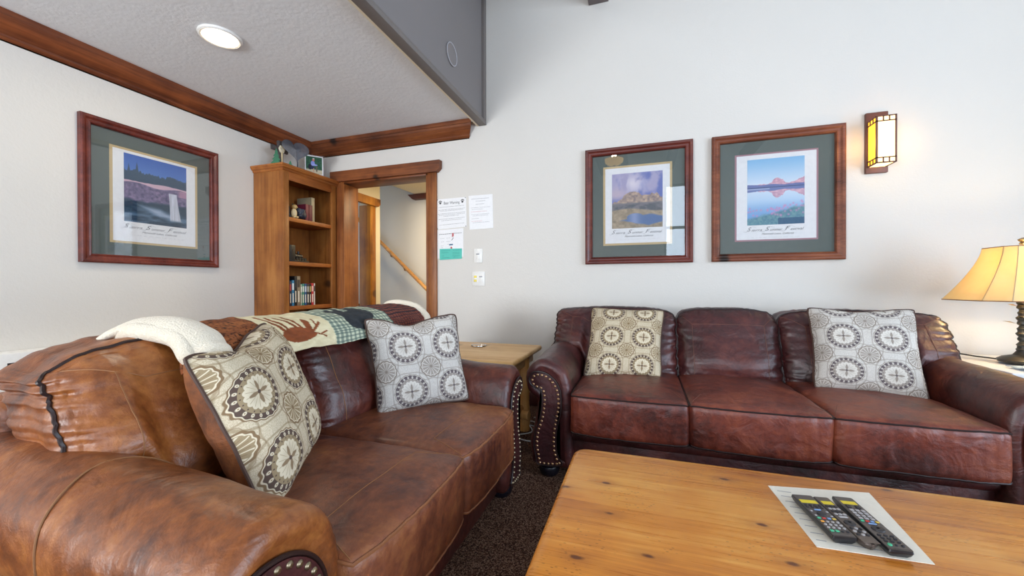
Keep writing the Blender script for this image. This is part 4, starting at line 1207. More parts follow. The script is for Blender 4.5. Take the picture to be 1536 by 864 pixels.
RB = plain('dark_grey_remote', '1C1C20', .3); RBR = plain('brown_grey_remote', '4C423C', .35); RF = plain('remote_face', '544C48', .4)
BT = plain('button_rubber', '2A282C', .5); BL_ = plain('button_light', 'A8A4A4', .5)
BCOL = {'r': plain('red_button', 'C8403A', .5), 'g': plain('green_button', '4CB88A', .5), 'b': plain('blue_button', '7C9CC8', .5), 'y': plain('yellow_button', 'D8B64A', .5), 'o': plain('orange_button', 'E09A3A', .5)}
YL = plain('yellow_label', 'E8D030', .6)
def remote(label, c, ang, L, W_, H, face, kind):
    """long axis runs along local y; button end map given per kind"""
    t = thing('remote_control', label, 'remote', (c[0], c[1], .4522), ang, local=True)
    rnd = .02 if kind == 'mid' else .004
    P = []
    for (cx, cy, a0, r) in ((W_ / 2, L / 2, 0, .004), (-W_ / 2, L / 2, 90, .004), (-W_ / 2, -L / 2, 180, rnd), (W_ / 2, -L / 2, 270, rnd)):
        sx = -1 if cx > 0 else 1; sy = -1 if cy > 0 else 1
        for k in range(7):
            a = math.radians(a0 + 15 * k); P.append((cx + sx * r + r * math.cos(a), cy + sy * r + r * math.sin(a)))
    m = len(P); v = []
    for (o_, z) in ((.72, 0.0), (.90, .006), (1.0, H * .7), (.97, H)):
        for (x, y) in P: v.append((x * o_, y * (1 - (1 - o_) * .25), z))
    f = [(k * m + i, k * m + (i + 1) % m, (k + 1) * m + (i + 1) % m, (k + 1) * m + i) for k in range(3) for i in range(m)] + [tuple(range(m))[::-1], tuple(3 * m + i for i in range(m))]
    mesh('casing', v, f, RB if kind != 'mid' else RBR, t, True, sharp=30)
    MB().box(-W_ / 2 * .90, W_ / 2 * .90, -L / 2 * .95, L / 2 * .97, H - .0004, H + .0006).build('face_plate', face, t, False)
    cache = {}
    def btn(x, y, w_, h_, mat, rd=False):
        key = (round(w_, 4), round(h_, 4), mat.name, rd)
        if key not in cache:
            mb = MB()
            if rd: mb.lathe([(0, 0), (w_ / 2, 0), (w_ / 2 * .95, .002), (w_ / 2 * .6, .0026), (0, .0026)], (0, 0, 0), 14)
            else: mb.box(-w_ / 2, w_ / 2, -h_ / 2, h_ / 2, 0, .0024, .0008, 1)
            o = mb.build('button', mat, t); cache[key] = o
        else:
            o = cache[key].copy(); COL.objects.link(o); o.parent = t
        o.location = (x, y, H + .0006)
    hw = W_ / 2 * .86; ty = L / 2
    rows = {'left': 8, 'mid': 9, 'right': 8}[kind]
    MB().box(-hw * .75, hw * .85, ty - .036, ty - .022, H + .0006, H + .0012).build('yellow_label', YL, t, False) if kind != 'left' else MB().box(-hw * .9, hw * .9, ty - .040, ty - .026, H + .0006, H + .0012).build('yellow_label', YL, t, False)
    if kind == 'left':
        for r_ in range(2):
            for k in range(4): btn(-hw * .75 + hw * .5 * k, ty - .050 - r_ * .009, .006, .005, BT)
        btn(0, ty - .070, .014, .004, BCOL['b'])
        btn(0, ty - .086, .019, 0, BT, True)
        for sx, sy in ((-1, 1), (1, 1), (-1, -1), (1, -1)): btn(sx * hw * .8, ty - .086 + sy * .009, .005, .004, BL_)
        for k, c_ in enumerate('grby'): btn(-hw * .75 + hw * .5 * k, ty - .105, .007, .005, BCOL[c_])
        btn(-hw * .75, ty - .118, .007, .005, BCOL['o'])
        for r_ in range(3):
            for k in range(4):
                if r_ or k: btn(-hw * .75 + hw * .5 * k, ty - .118 - r_ * .011, .006, .006, BL_, True)
        btn(-hw * .75, ty - .152, .007, .006, BCOL['g']); btn(-hw * .25, ty - .152, .007, .006, BCOL['g'])
        btn(hw * .25, ty - .152, .006, .004, BT); btn(hw * .75, ty - .152, .006, .004, BT)
    elif kind == 'mid':
        for r_ in range(4):
            for k in range(3): btn(-hw * .6 + hw * .6 * k, ty - .046 - r_ * .011, .007, .006, BL_ if r_ % 2 else BT)
        btn(0, ty - .090, .018, .006, BL_)
        btn(0, ty - .112, .022, 0, BT, True); btn(0, ty - .112, .010, 0, BL_, True)
        for r_ in range(3):
            for k in range(3): btn(-hw * .6 + hw * .6 * k, ty - .132 - r_ * .011, .007, .005, BL_ if (r_ + k) % 2 else BT, True)
    else:
        for k in range(2): btn(-hw * .5 + hw * k, ty - .048, .009, .012, BT)
        for r_ in range(4):
            for k in range(3): btn(-hw * .6 + hw * .6 * k, ty - .064 - r_ * .011, .008, .007, BL_)
        for k, c_ in enumerate('grby'): btn(-hw * .75 + hw * .5 * k, ty - .108, .007, .005, BCOL[c_])
        btn(0, ty - .117, .016, .004, BCOL['b'])
        btn(0, ty - .135, .024, 0, BT, True); btn(0, ty - .135, .011, 0, BL_, True)
        for r_ in range(3):
            for k in range(3): btn(-hw * .6 + hw * .6 * k, ty - .158 - r_ * .010, .007, .004, BT)
        btn(-hw * .6, ty - .190, .008, .007, BCOL['g'], True); btn(0, ty - .190, .005, .005, BT, True); btn(hw * .6, ty - .190, .006, .006, BT, True)
    return t
remote('dark remote with a yellow label near its top, leftmost of the three', (.397, 1.082), math.radians(8), .170, .047, .017, RF, 'left')
remote('brown-grey remote with a rounded end, between the other two', (.4405, 1.082), math.radians(8), .185, .034, .015, plain('mid_remote_face', '5C5048', .4), 'mid')
remote('dark remote lying rightmost on the sheet, yellow label at its tip', (.486, 1.084), math.radians(5), .205, .044, .017, RF, 'right')

# ================================================================== END TABLE between the sofas
t = thing('end_table', 'rustic pine end table in the corner between the two sofas', 'end table', (-1.05, 2.5, 0))
MB().box(-1.44, -.70, 2.13, 2.83, .523, .56, .016, 4).build('tabletop', M['pine2'], t)
MB().box(-1.38, -.755, 2.19, 2.78, .45, .523, .004).build('apron', M['pine2'], t)
for x in (-1.36, -.775):
    for y in (2.22, 2.60):
        mb = MB(); prof = [(.0, 0)] + [(.042 + .003 * math.sin(k * 1.3 + x * 9), .5 * k / 10) for k in range(11)] + [(0, .5)]
        mb.lathe(prof, (x, y, 0), 18); mb.build('leg', M['log'], t)
MB().tube([(-1.42, 2.60, .13), (-.715, 2.52, .13)], .030, 14).build('stretcher', M['log'], t)
MB().tube([(-.79, 2.18, .16), (-.79, 2.66, .16)], .026, 12).build('stretcher', M['log'], t)
c = thing('coaster', 'small round silver-rimmed coaster on the pine end table', 'coaster', (-1.133, 2.642, .5605))
MB().lathe([(0, .5606), (.050, .5606), (.056, .564), (.055, .568), (.048, .566), (.046, .563), (0, .563)], (-1.133, 2.642, 0), 32).build('rim', M['silver'], c)
MB().lathe([(0, .563), (.045, .563), (.045, .5645), (0, .5645)], (-1.133, 2.642, 0), 24).build('centre', M['pine2'], c)
cb = thing('cable', 'white looping cable on the carpet behind the end table leg', 'cable', (-.72, 2.5, .005))
pts = [(-.86, 2.76, .01), (-.74, 2.74, .012), (-.66, 2.66, .02), (-.69, 2.60, .03), (-.72, 2.56, .05), (-.69, 2.50, .03), (-.78, 2.48, .008), (-.83, 2.46, .008), (-.70, 2.40, .008), (-.62, 2.44, .008), (-.60, 2.60, .01), (-.66, 2.8, .01), (-.78, 2.84, .01)]
cp = []
for i in range(len(pts) - 1):
    a, b = Vector(pts[i]), Vector(pts[i + 1])
    pa, pb = Vector(pts[max(i - 1, 0)]), Vector(pts[min(i + 2, len(pts) - 1)])
    for k in range(6):
        s = k / 6; cp.append(.5 * ((2 * a) + (-pa + b) * s + (2 * pa - 5 * a + 4 * b - pb) * s * s + (-pa + 3 * a - 3 * b + pb) * s ** 3))
MB().tube(cp, .004, 6).build('wire', M['cable'], cb)

# ================================================================== WHITE CABINET behind the loveseat, left
t = thing('low_cabinet', 'low white unit with a black nameplate standing against the left wall', 'cabinet', (-3.12, 1.2, 0))
MB().box(XL + .002, -3.06, .95, 2.05, 0, .66, .006).build('casing', M['white_box'], t)
MB().box(-3.06, -3.057, 1.075, 1.40, .50, .612, .0).build('nameplate', M['black'], t, False)
text('C', .055, M['white_ink'], t, (-3.056, 1.10, .580), (0, 1, 0), (0, 0, 1), 0, 'LEFT', off=.002, width=1.3)

# ================================================================== BOOKCASE
BX0, BX1, BY0, BY1 = XL + .003, -2.868, 2.523, 3.125
t = thing('bookcase', 'tall open alder bookcase in the corner beside the doorway', 'bookcase', (-3.04, 2.82, 0))
MB().box(BX0, BX1 - .018, BY0, BY0 + .02, 0, 2.0, .002).build('side_panel', M['case_z'], t)
MB().box(BX0, BX1 - .018, BY1 - .02, BY1, 0, 2.0, .002).build('side_panel', M['case_z'], t)
MB().box(BX0, BX0 + .01, BY0 + .02, BY1 - .02, .08, 2.0).build('back_panel', M['case_z'], t)
for (a, b) in ((BY0, BY0 + .058), (BY1 - .058, BY1)):
    MB().box(BX1 - .02, BX1, a, b, 0, 2.0, .002).build('stile', M['case_z'], t)
MB().box(BX1 - .02, BX1, BY0 + .058, BY1 - .058, 1.915, 2.0, .002).build('top_rail', M['case_y'], t)
MB().box(BX1 - .02, BX1, BY0 + .058, BY1 - .058, 0, .10, .002).build('bottom_rail', M['case_y'], t)
SH = [.09, .435, .83, 1.218, 1.60]
for z in SH:
    MB().box(BX0 + .01, BX1 - .003, BY0 + .02, BY1 - .02, z - .035, z, .003).build('shelf', M['case_y'], t)
MB().box(BX0, BX1 - .02, BY0 + .02, BY1 - .02, 1.97, 2.0).build('top_panel', M['case_y'], t)
prof = [(0, 1.985), (.006, 1.990), (.010, 2.002), (.022, 2.012), (.026, 2.022), (.030, 2.024), (.030, 2.040), (0, 2.040)]
mb = MB(); n = len(prof)
for loop in (((BX0, BY0), (BX1, BY0), (BX1, BY1), (BX0, BY1)),):
    v = []
    for (d, z) in prof:
        v += [(BX0, BY0 - d, z), (BX1 + d, BY0 - d, z), (BX1 + d, BY1 + min(d, .022), z), (BX0, BY1 + min(d, .022), z)]
    f = []
    for k in range(n - 1):
        for i in range(3): f.append((k * 4 + i, k * 4 + i + 1, (k + 1) * 4 + i + 1, (k + 1) * 4 + i))
    f.append(tuple((n - 1) * 4 + i for i in range(4))); f.append((3, 2, 1, 0))
    mb.add(v, f)
mb.build('cornice', M['case_y'], t, True, sharp=25)

def book(label, y, z, th, h, dep, col, group, band=None, lean=0.0, fx=-2.90, title=None):
    t = thing('book', label, 'book', (fx - dep / 2, y + th / 2, z), 0, group)
    cov = plain('cover_' + col, col, .5)
    x0, x1 = fx - dep, fx
    mb = MB(); mb.box(x0, x1, y, y + .0025, z, z + h); mb.box(x0, x1, y + th - .0025, y + th, z, z + h); mb.box(x1 - .003, x1, y, y + th, z, z + h, .001)
    mb.build('cover', cov, t, False)
    MB().box(x0 + .004, x1 - .003, y + .0025, y + th - .0025, z + .003, z + h - .004).build('pages', plain('book_pages', 'D8CFB8', .8), t, False)
    if band:
        MB().box(x1, x1 + .0006, y + th * .15, y + th * .85, z + h * .62, z + h * .88).build('spine_label', plain('spine_' + band, band, .5), t, False)
        MB().box(x1, x1 + .0006, y + th * .3, y + th * .7, z + h * .12, z + h * .5).build('spine_title', plain('title_' + band, 'E6E0D0', .5), t, False)
    return t
zb = .830
rows = [('orange-red paperback with a dark base, nearest the left post of the lowest shelf', .024, .205, 'B04A34', '2A2A38'),
        ('dark navy paperback with a red band beside the orange-red one', .022, .215, '2A2E44', 'B84040'),
        ('bright blue and white spine book left of the black book', .026, .225, '2E7CA8', 'DCE6EA'),
        ('tall black book, tallest on the lowest visible shelf', .026, .262, '1A1C20', '2C3038'),
        ('tall grey-brown picture-spined book on the lowest shelf', .036, .262, '8A7C68', '4A4038'),
        ('thin pale green book beside the tall grey-brown one', .016, .190, '9CB4A4', 'E4E8E0'),
        ('teal green spine book on the lowest shelf', .024, .195, '3E8A78', 'D6E2D8'),
        ('medium blue spine book right of the teal one', .024, .195, '2E5A8C', 'C8D4E4'),
        ('dark charcoal spine book before the red one', .030, .195, '3A3A40', 'A8A8A0'),
        ('black spine book touching the red one', .020, .195, '202024', 'B8A860'),
        ('bright red spine book on the lowest shelf', .026, .200, 'C03038', 'E8B8B0'),
        ('off-white spine book at the right end of the row', .016, .200, 'D4D0CC', '383838')]
y = BY0 + .062
for (lb, th, h, c, b) in rows:
    book(lb, y, zb + .0003, th, h, .15, c, 'books on the lowest visible shelf', b); y += th + .0015
# upper shelf: two dark red books and a tall buff one
zt = 1.6003
book('tall buff cloth book at the right of the top shelf', 2.885, zt, .040, .235, .17, 'A89C80', 'books on the top shelf', fx=-2.935)
book('dark red book, left of the two on the top shelf', 2.800, zt, .036, .155, .12, '6E2038', 'books on the top shelf', fx=-2.915)
book('dark red book next to the tall buff one on the top shelf', 2.838, zt, .040, .155, .12, '5E1A30', 'books on the top shelf', fx=-2.915)
# chipmunk figurine
def blob(mb, c, r, s=(1, 1, 1), n=12):
    bm = bmesh.new(); bmesh.ops.create_uvsphere(bm, u_segments=n, v_segments=n, radius=1)
    bm.verts.index_update()
    mb.add([(c[0] + v.co.x * r * s[0], c[1] + v.co.y * r * s[1], c[2] + v.co.z * r * s[2]) for v in bm.verts], [[v.index for v in f.verts] for f in bm.faces]); bm.free()
def skin_fig(name, pts, edges, radii, mat, parent, lv=2):
    me = bpy.data.meshes.new(name); og = ORG[0]
    me.from_pydata([tuple(Vector(p) - og) for p in pts], edges, []); me.materials.append(mat)
    o = link(name, me, parent)
    sk = o.modifiers.new('skin', 'SKIN')
    for i, r in enumerate(radii): me.skin_vertices[0].data[i].radius = (r, r)
    me.skin_vertices[0].data[0].use_root = True
    sb = o.modifiers.new('sub', 'SUBSURF'); sb.levels = lv; sb.render_levels = lv
    sk.use_smooth_shade = True
    return o
fy = 2.665; fx = -2.905
t = thing('chipmunk_figurine', 'small cream and brown standing animal figurine on the top shelf', 'figurine', (fx, fy, zt))
mb = MB(); blob(mb, (fx, fy, zt + .045), .026, (1, .95, 1.7)); mb.build('body', plain('cream_glaze', 'D8C49A', .4), t)
mb = MB(); blob(mb, (fx + .004, fy + .003, zt + .102), .022, (1.15, .95, 1)); blob(mb, (fx + .024, fy + .006, zt + .098), .010, (1, .9, .8)); mb.build('head', plain('tan_glaze', 'B89A62', .4), t)
for s in (-1, 1):
    mb = MB(); blob(mb, (fx - .004, fy + .003 + s * .014, zt + .122), .008, (.7, .8, 1.3)); mb.build('ear', plain('dark_brown_glaze', '4A3826', .4), t)
    mb = MB(); blob(mb, (fx + .018, fy + s * .014, zt + .012), .013, (1.5, .8, .8)); mb.build('foot', plain('cream_foot', 'D0B888', .4), t)
mb = MB(); mb.tube([(fx - .022, fy - .01, zt + .01), (fx - .034, fy - .024, zt + .04), (fx - .03, fy - .03, zt + .08), (fx - .02, fy - .032, zt + .105)], [.010, .014, .014, .006], 10); mb.build('tail', plain('dark_tail_glaze', '40342A', .5), t)
# dark reclining bear figure
t = thing('bear_figurine', 'dark blue-grey bear figurine beside the red books on the top shelf', 'figurine', (-2.92, 2.75, zt))
DK = m_leather('dark_slate_glaze', '1A1E2A', '2E3444', '4A5262', .35)
skin_fig('body', [(-2.92, 2.775, zt + .050), (-2.92, 2.745, zt + .062), (-2.918, 2.715, zt + .085), (-2.905, 2.700, zt + .088), (-2.905, 2.79, zt + .02), (-2.935, 2.79, zt + .02), (-2.905, 2.725, zt + .022), (-2.935, 2.725, zt + .022), (-2.915, 2.712, zt + .105)], [(0, 1), (1, 2), (2, 3), (0, 4), (0, 5), (1, 6), (1, 7), (2, 8)], [.038, .034, .026, .012, .018, .018, .018, .018, .008], DK, t)
t = thing('small_dark_carving', 'tiny dark carving tucked at the left of the top shelf', 'figurine', (-2.94, 2.62, zt))
skin_fig('body', [(-2.94, 2.62, zt + .028), (-2.94, 2.605, zt + .04), (-2.94, 2.628, zt + .006), (-2.94, 2.612, zt + .006)], [(0, 1), (0, 2), (0, 3)], [.012, .010, .006, .006], DK, t)
# black model locomotive on the middle shelf
zs = 1.2183; t = thing('model_train', 'small black model locomotive with brass dots on the middle shelf', 'model train', (-2.91, 2.68, zs))
MB().box(-2.95, -2.875, 2.592, 2.80, zs, zs + .012, .002).build('base', M['black'], t)
MB().box(-2.945, -2.885, 2.598, 2.662, zs + .012, zs + .145, .004).build('cab', M['black'], t)
MB().tube([(-2.912, 2.662, zs + .052), (-2.912, 2.742, zs + .046)], .024, 16).build('boiler', M['black'], t)
MB().tube([(-2.912, 2.715, zs + .06), (-2.912, 2.715, zs + .095)], [.008, .011], 12).build('chimney', M['black'], t)
for yy in (2.68, 2.71, 2.74, 2.765):
    MB().lathe([(0, 0), (.013, 0), (.013, .006), (0, .006)], (-2.889, yy, zs + .026), 16, 'X').build('wheel', M['black'], t)
for yy, zz in ((2.672, .085), (2.69, .058), (2.735, .052), (2.63, .1)):
    mb = MB(); blob(mb, (-2.884, yy, zs + zz), .004, (1, 1, 1), 8); mb.build('brass_stud', M['brass'], t)
MB().prism([(2.745, zs + .013), (2.79, zs + .013), (2.745, zs + .038)], 'X', -2.93, -2.89).build('cowcatcher', M['black'], t, False)

# ---- on top of the bookcase
ZT = 2.0405
t = thing('wooden_cross', 'dark bark cross with a cream flower on top of the bookcase', 'cross', (-3.0, 2.60, ZT))
BK = m_leather('bark', '2A2424', '4A4240', '6E645C', .7)
MB().box(-3.044, -3.016, 2.612, 2.660, ZT, 2.285, .005).build('upright', BK, t)
MB().box(-3.040, -3.020, 2.548, 2.715, 2.190, 2.234, .005).build('crossbar', BK, t)
mb = MB()
for k in range(6):
    a = k * PI / 3; blob(mb, (-3.012, 2.640 + .016 * math.cos(a), 2.212 + .018 * math.sin(a)), .017, (.5, 1, 1), 8)
mb.build('flower', plain('cream_flower', 'D8CCB0', .6), t)
mb = MB(); mb.tube([(-3.012, 2.640, 2.20), (-3.012, 2.642, 2.12), (-3.012, 2.640, 2.05)], [.008, .006, .008], 8); mb.build('pale_strip', plain('pale_wood_strip', 'C9B58C', .6), t)
RV = Vector((.69, .724, 0)).normalized(); NV = Vector((.724, -.69, 0)).normalized()
def cut(name, parent, poly, c, th, mat, bulge=0.0):
    """flat outline (along RV, up) given thickness towards the room"""
    c = Vector(c); m = len(poly)
    v = [c + RV * a + Vector((0, 0, b)) for a, b in poly] + [c + RV * a + Vector((0, 0, b)) + NV * th for a, b in poly]
    ca = sum(p[0] for p in poly) / m; cb = sum(p[1] for p in poly) / m
    v += [c + RV * ca + Vector((0, 0, cb)) + NV * (th + bulge)]
    f = [(i, (i + 1) % m, m + (i + 1) % m, m + i) for i in range(m)] + [tuple(range(m))[::-1]] + [(m + i, m + (i + 1) % m, 2 * m) for i in range(m)]
    o = mesh(name, v, f, mat, parent, False)
    return o
def tree_cut(label, c, h, w_):
    t = thing('tree_cutout', label, 'ornament', c)
    P = []; lv = 4
    for k in range(lv):
        P += [(w_ * (1.05 - k / lv), h * (.10 + .86 * k / lv)), (w_ * (1 - (k + 1) / lv) * .45 + .002, h * (.10 + .86 * (k + .95) / lv))]
    poly = [(.005, 0), (.005, h * .10)] + P + [(0, h)] + [(-a, b) for a, b in P[::-1]] + [(-.005, h * .10), (-.005, 0)]
    cut('silhouette', t, poly, c, .006, plain('tree_green', '1E6A48', .5))
tree_cut('green pine tree cutout left of the cross', (-2.975, 2.553, ZT), .150, .040)
tree_cut('small green pine tree cutout right of the cross', (-2.90, 2.625, ZT), .055, .022)
GM = m_leather('hammered_grey_metal', '22222A', '3A3A42', '5C484A', .45)
t = thing('metal_leaf_ornament', 'grey metal heart-shaped leaf on a thin stem on top of the bookcase', 'ornament', (-2.908, 2.706, ZT))
OUT = [(569, 420), (566, 396), (545, 368), (520, 345), (490, 318), (458, 290), (430, 262), (416, 228), (420, 198), (440, 178), (470, 168), (500, 174), (522, 192), (538, 218), (550, 202), (572, 190), (604, 188), (640, 198), (670, 215), (690, 240), (698, 270), (692, 300), (674, 325), (645, 345), (612, 364), (590, 386), (582, 400), (581, 420)]
cut('leaf_blade', t, [((x - 575) * .00076, (405 - y) * .00076 + .075) for x, y in OUT], (-2.908, 2.706, ZT), .004, GM, .012)
MB().tube([(-2.906, 2.706, ZT + .004), (-2.906, 2.706, ZT + .07)], .005, 8).build('stem', GM, t)
MB().lathe([(0, ZT), (.030, ZT), (.026, ZT + .010), (0, ZT + .012)], (-2.906, 2.706, 0), 20).build('base', GM, t)
mb = MB(); blob(mb, (-2.93, 2.89, ZT + .014), .03, (1, 1.2, .46)); sgl = mb.build('stone', plain('cream_stone', 'E0CCB0', .6), None); tag(sgl, 'small pale rounded stone beside the acrylic photo stand', 'stone')
# acrylic photo stand
t = thing('photo_stand', 'clear acrylic stand holding a snapshot of a person in a blue shirt', 'photo frame', (-2.99, 3.03, ZT))
ay = Vector((.62, .785, 0)).normalized()  # runs along the stand's width, turned towards the room
o_ = Vector((-3.05, 2.90, ZT)); up = Vector((-.0, .0, 1)); nr = Vector((.785, -.62, 0))
def SP(a, b, c=0): return o_ + ay * a + (up - nr * .10).normalized() * b + nr * (c)
def slab(name, a0, a1, b0, b1, c0, c1, mat):
    v = [SP(a, b, c) for c in (c0, c1) for a, b in ((a0, b0), (a1, b0), (a1, b1), (a0, b1))]
    return mesh(name, v, [(3, 2, 1, 0), (4, 5, 6, 7), (0, 1, 5, 4), (1, 2, 6, 5), (2, 3, 7, 6), (3, 0, 4, 7)], mat, t, False)
slab('acrylic_sheet', -.03, .215, .0, .235, -.003, 0, m_glass('acrylic', 1.2))
sn = slab('snapshot', .018, .178, .035, .228, .0005, .0012, M['paper'])
def paint_snap(U, V):
    n = fbm(U * 14, V * 16, 5, 3)[..., None]
    img = hexa('1E4034') * (1 - n) + hexa('4E7A5C') * n
    img = lay(img, sst(.28 - V, 0, .06), 'C8BCA0')
    e = lambda cx, cy, rx, ry: 1 - sst(((U - cx) / rx) ** 2 + ((V - cy) / ry) ** 2, .8, 1.1)
    img = lay(img, e(.25, .38, .12, .17), '2C2C38')
    img = lay(img, e(.42, .60, .13, .16), '8C96D8'); img = lay(img, e(.52, .52, .20, .05), '9AA4E0')
    img = lay(img, e(.40, .36, .13, .09), '2E3450'); img = lay(img, e(.47, .20, .035, .14), 'C89A84'); img = lay(img, e(.66, .30, .05, .2), '6A5E50')
    img = lay(img, e(.46, .80, .075, .085), 'C87E70'); img = lay(img, e(.47, .88, .07, .03), 'D8D8D8')
    return img
grid_mesh('snapshot_image', lambda u, v: SP(.028 + .140 * u, .048 + .168 * v, .0018), 60, 70, M['print'], sn, paint_snap)
slab('acrylic_foot', -.03, .215, .0, .004, 0, .05, m_glass('acrylic_foot', 1.2))

# ================================================================== NOTICES AND SWITCHES
def sheet(name, label, q, mat=M['paper'], group=None):
    """q: TL TR BR BL in (x,z) on the back wall"""
    cx = sum(p[0] for p in q) / 4; cz = min(p[1] for p in q)
    t = thing(name, label, 'notice', (cx, YB - .002, cz), 0, group)
    v = [(x, YB - .0012, z) for x, z in q] + [(x, YB - .0028, z) for x, z in q]
    s = mesh('page', v, [(0, 1, 2, 3), (7, 6, 5, 4), (0, 4, 5, 1), (1, 5, 6, 2), (2, 6, 7, 3), (3, 7, 4, 0)], mat, t, False)
    return t, s
def lines(par, q, spans, mat, h=.0022, y=YB - .0032, seed=0):
    """rows of broken dark strokes for writing too small to read; spans: (v, u0, u1)"""
    rs = random.Random(seed); mb = MB()
    TL, TR, BR, BL = [Vector(p) for p in q]
    for (v_, u0, u1) in spans:
        u = u0
        while u < u1:
            l = rs.uniform(.02, .07); e = min(u + l, u1)
            a = TL.lerp(TR, u).lerp(BL.lerp(BR, u), v_); b = TL.lerp(TR, e).lerp(BL.lerp(BR, e), v_)
            mb.add([(a.x, y, a.y), (b.x, y, b.y), (b.x, y, b.y - h), (a.x, y, a.y - h)], [(3, 2, 1, 0)])
            u = e + .015
    return mb.build('small_print', mat, par, False)
q = [(-1.757, 1.788), (-1.470, 1.790), (-1.466, 1.527), (-1.757, 1.514)]
t, s = sheet('notice', 'white bear warning notice with paw prints beside the door casing', q)
text('Bear Warning', .036, M['ink'], s, (-1.612, YB - .0034, 1.748), (1, 0, .0), (0, 0, 1), 0, width=.78)
for px_ in (-1.725, -1.505):
    mb = MB()
    for (dx, dz, r) in ((0, -.004, .010), (-.012, .008, .0045), (-.004, .014, .005), (.005, .014, .005), (.013, .008, .0045)):
        mb.lathe([(0, 0), (r, 0), (r, -.0006), (0, -.0006)], (px_ + dx, YB - .003, 1.755 + dz), 12, 'Y')
    mb.build('paw_print', M['ink'], s)
lines(s, q, [(.27, .06, .93), (.36, .06, .97), (.40, .1, .9), (.49, .03, .97), (.535, .06, .95), (.58, .22, .75), (.67, .05, .95), (.72, .15, .85), (.86, .08, .92)], M['ink'], seed=1)
for (x, z) in ((-1.752, 1.783), (-1.476, 1.784), (-1.752, 1.52), (-1.472, 1.532)):
    mb = MB(); blob(mb, (x, YB - .005, z), .004, (1, .6, 1), 8); mb.build('push_pin', M['ink'], t)
q = [(-1.446, 1.797), (-1.220, 1.797), (-1.213, 1.503), (-1.436, 1.498)]
t, s = sheet('notice', 'plain white notice sheet, right-hand one of the wall notices', q)
lines(s, q, [(.10, .12, .85), (.17, .3, .7), (.26, .3, .65)], M['ink_soft'], .003, seed=2)
lines(s, q, [(.36, .1, .9), (.41, .12, .6), (.56, .1, .85), (.60, .15, .8), (.68, .1, .4), (.80, .15, .85)], M['ink_soft'], seed=3)
lines(s, q, [(.48, .1, .75), (.76, .1, .55)], M['ink_red'], seed=4)
q = [(-1.758, 1.508), (-1.497, 1.516), (-1.499, 1.262), (-1.758, 1.250)]
t, s = sheet('notice', 'white map notice with red and blue marks under the bear warning', q)
lines(s, q, [(.15, .08, .95)], M['ink'], .004, seed=5)
lines(s, q, [(.30, .12, .28), (.30, .36, .5), (.42, .15, .28), (.42, .36, .52), (.52, .4, .55), (.56, .14, .24), (.62, .14, .22), (.80, .7, .9), (.84, .75, .9)], M['ink_soft'], seed=6)
def strokes(par, pts, r, mat, name='map_mark'):
    MB().tube([(x, YB - .0036, z) for x, z in pts], r, 5).build(name, mat, par)
strokes(s, [(-1.600, 1.475), (-1.598, 1.455), (-1.604, 1.445)], .008, M['ink_red'])
strokes(s, [(-1.595, 1.435), (-1.605, 1.42), (-1.612, 1.412)], .002, M['ink'])
strokes(s, [(-1.635, 1.372), (-1.600, 1.374)], .006, M['ink_blue'])
strokes(s, [(-1.617, 1.352), (-1.612, 1.338)], .008, M['ink_red'])
strokes(s, [(-1.605, 1.328), (-1.595, 1.315)], .002, M['ink'])
q = [(-1.733, 1.287), (-1.536, 1.291), (-1.536, 1.172), (-1.733, 1.160)]
q = [(-1.732, 1.338), (-1.510, 1.336), (-1.512, 1.245), (-1.732, 1.238)]
t = thing('notice', 'small teal paper slip taped over the bottom of the map notice', 'notice', (-1.62, YB - .004, 1.24))
v = [(x, YB - .0042, z) for x, z in q] + [(x, YB - .0056, z) for x, z in q]
s = mesh('page', v, [(0, 1, 2, 3), (7, 6, 5, 4), (0, 4, 5, 1), (1, 5, 6, 2), (2, 6, 7, 3), (3, 7, 4, 0)], M['teal_paper'], t, False)
TI = plain('teal_ink', '2E8478', .8)
lines(s, q, [(.16, .08, .5), (.13, .6, .95), (.34, .1, .4), (.36, .58, .9), (.5, .58, .9), (.64, .1, .2), (.66, .58, .9), (.82, .1, .45), (.8, .6, .85)], TI, .003, YB - .0060, 7)

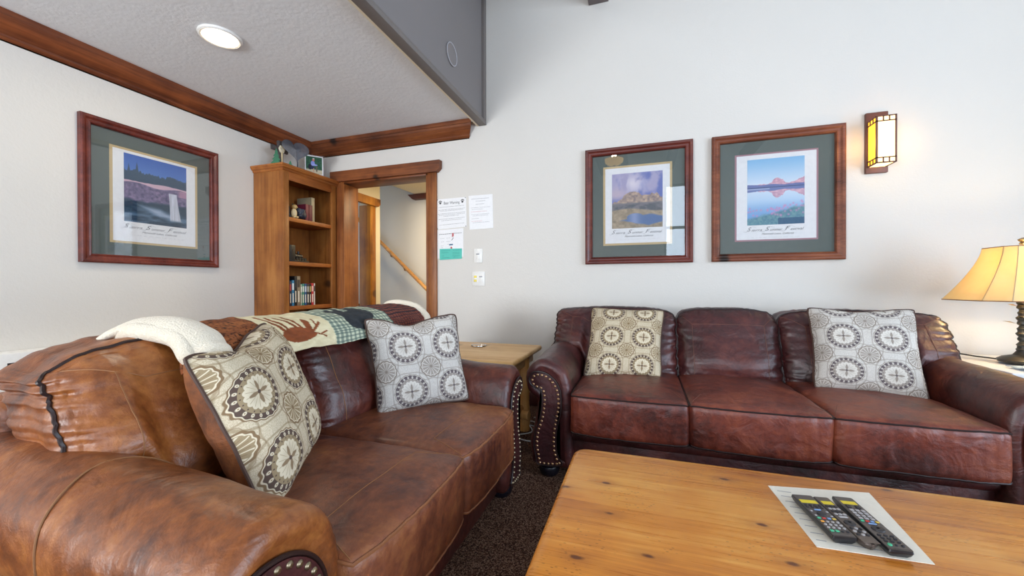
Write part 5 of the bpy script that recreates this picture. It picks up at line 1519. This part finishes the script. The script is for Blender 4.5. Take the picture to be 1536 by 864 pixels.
t = thing('light_switch', 'single white dimmer switch plate, upper one beside the doorway', 'switch', (-1.345, YB, 1.24))
MB().box(-1.532 + .135, -1.448 + .135, YB - .007, YB - .0005, 1.205, 1.327, .003).build('plate', M['white_pl'], t)
MB().box(-1.372, -1.340, YB - .011, YB - .006, 1.235, 1.298, .002).build('paddle', M['white_pl'], t)
MB().box(-1.370, -1.342, YB - .0125, YB - .0105, 1.276, 1.284, .0005).build('dimmer_slot', M['ink_soft'], t)
for z in (1.216, 1.316): MB().lathe([(0, 0), (.0025, 0), (.0025, -.001), (0, -.001)], (-1.356, YB - .0068, z), 8, 'Y').build('screw', M['silver'], t)
x0 = -1.412; x1 = -1.292
t = thing('light_switch', 'double white switch plate with two yellow buttons, lower one beside the doorway', 'switch', (-1.35, YB, 1.0))
MB().box(x0, x1, YB - .007, YB - .0005, 1.002, 1.128, .003).build('plate', M['white_pl'], t)
MB().box(x0 + .018, x0 + .048, YB - .010, YB - .006, 1.030, 1.100, .002).build('insert', M['white_pl'], t)
for z in (1.048, 1.082): MB().box(x0 + .020, x0 + .046, YB - .014, YB - .0095, z - .010, z + .010, .003).build('yellow_button', plain('lit_yellow_button', 'F2DC5A', .4), t)
MB().box(x0 + .068, x0 + .100, YB - .011, YB - .006, 1.030, 1.100, .002).build('paddle', M['white_pl'], t)
MB().box(x0 + .070, x0 + .098, YB - .0125, YB - .0105, 1.078, 1.086, .0005).build('dimmer_slot', M['ink_soft'], t)
ORG[0] = Vector((0, 0, 0))

# lettering becomes plain meshes
bpy.context.view_layer.update()
dg = bpy.context.evaluated_depsgraph_get()
for o in [o for o in SC.objects if o.type == 'FONT']:
    me = bpy.data.meshes.new_from_object(o.evaluated_get(dg))
    if 'fit' in o:
        xs = [v.co.x for v in me.vertices]; k = o['fit'] / (max(xs) - min(xs)); x_ = min(xs)
        for v in me.vertices: v.co.x = (v.co.x - x_) * k
    n = bpy.data.objects.new('lettering', me); COL.objects.link(n)
    n.parent = o.parent; n.matrix_local = o.matrix_local.copy()
    bpy.data.objects.remove(o)
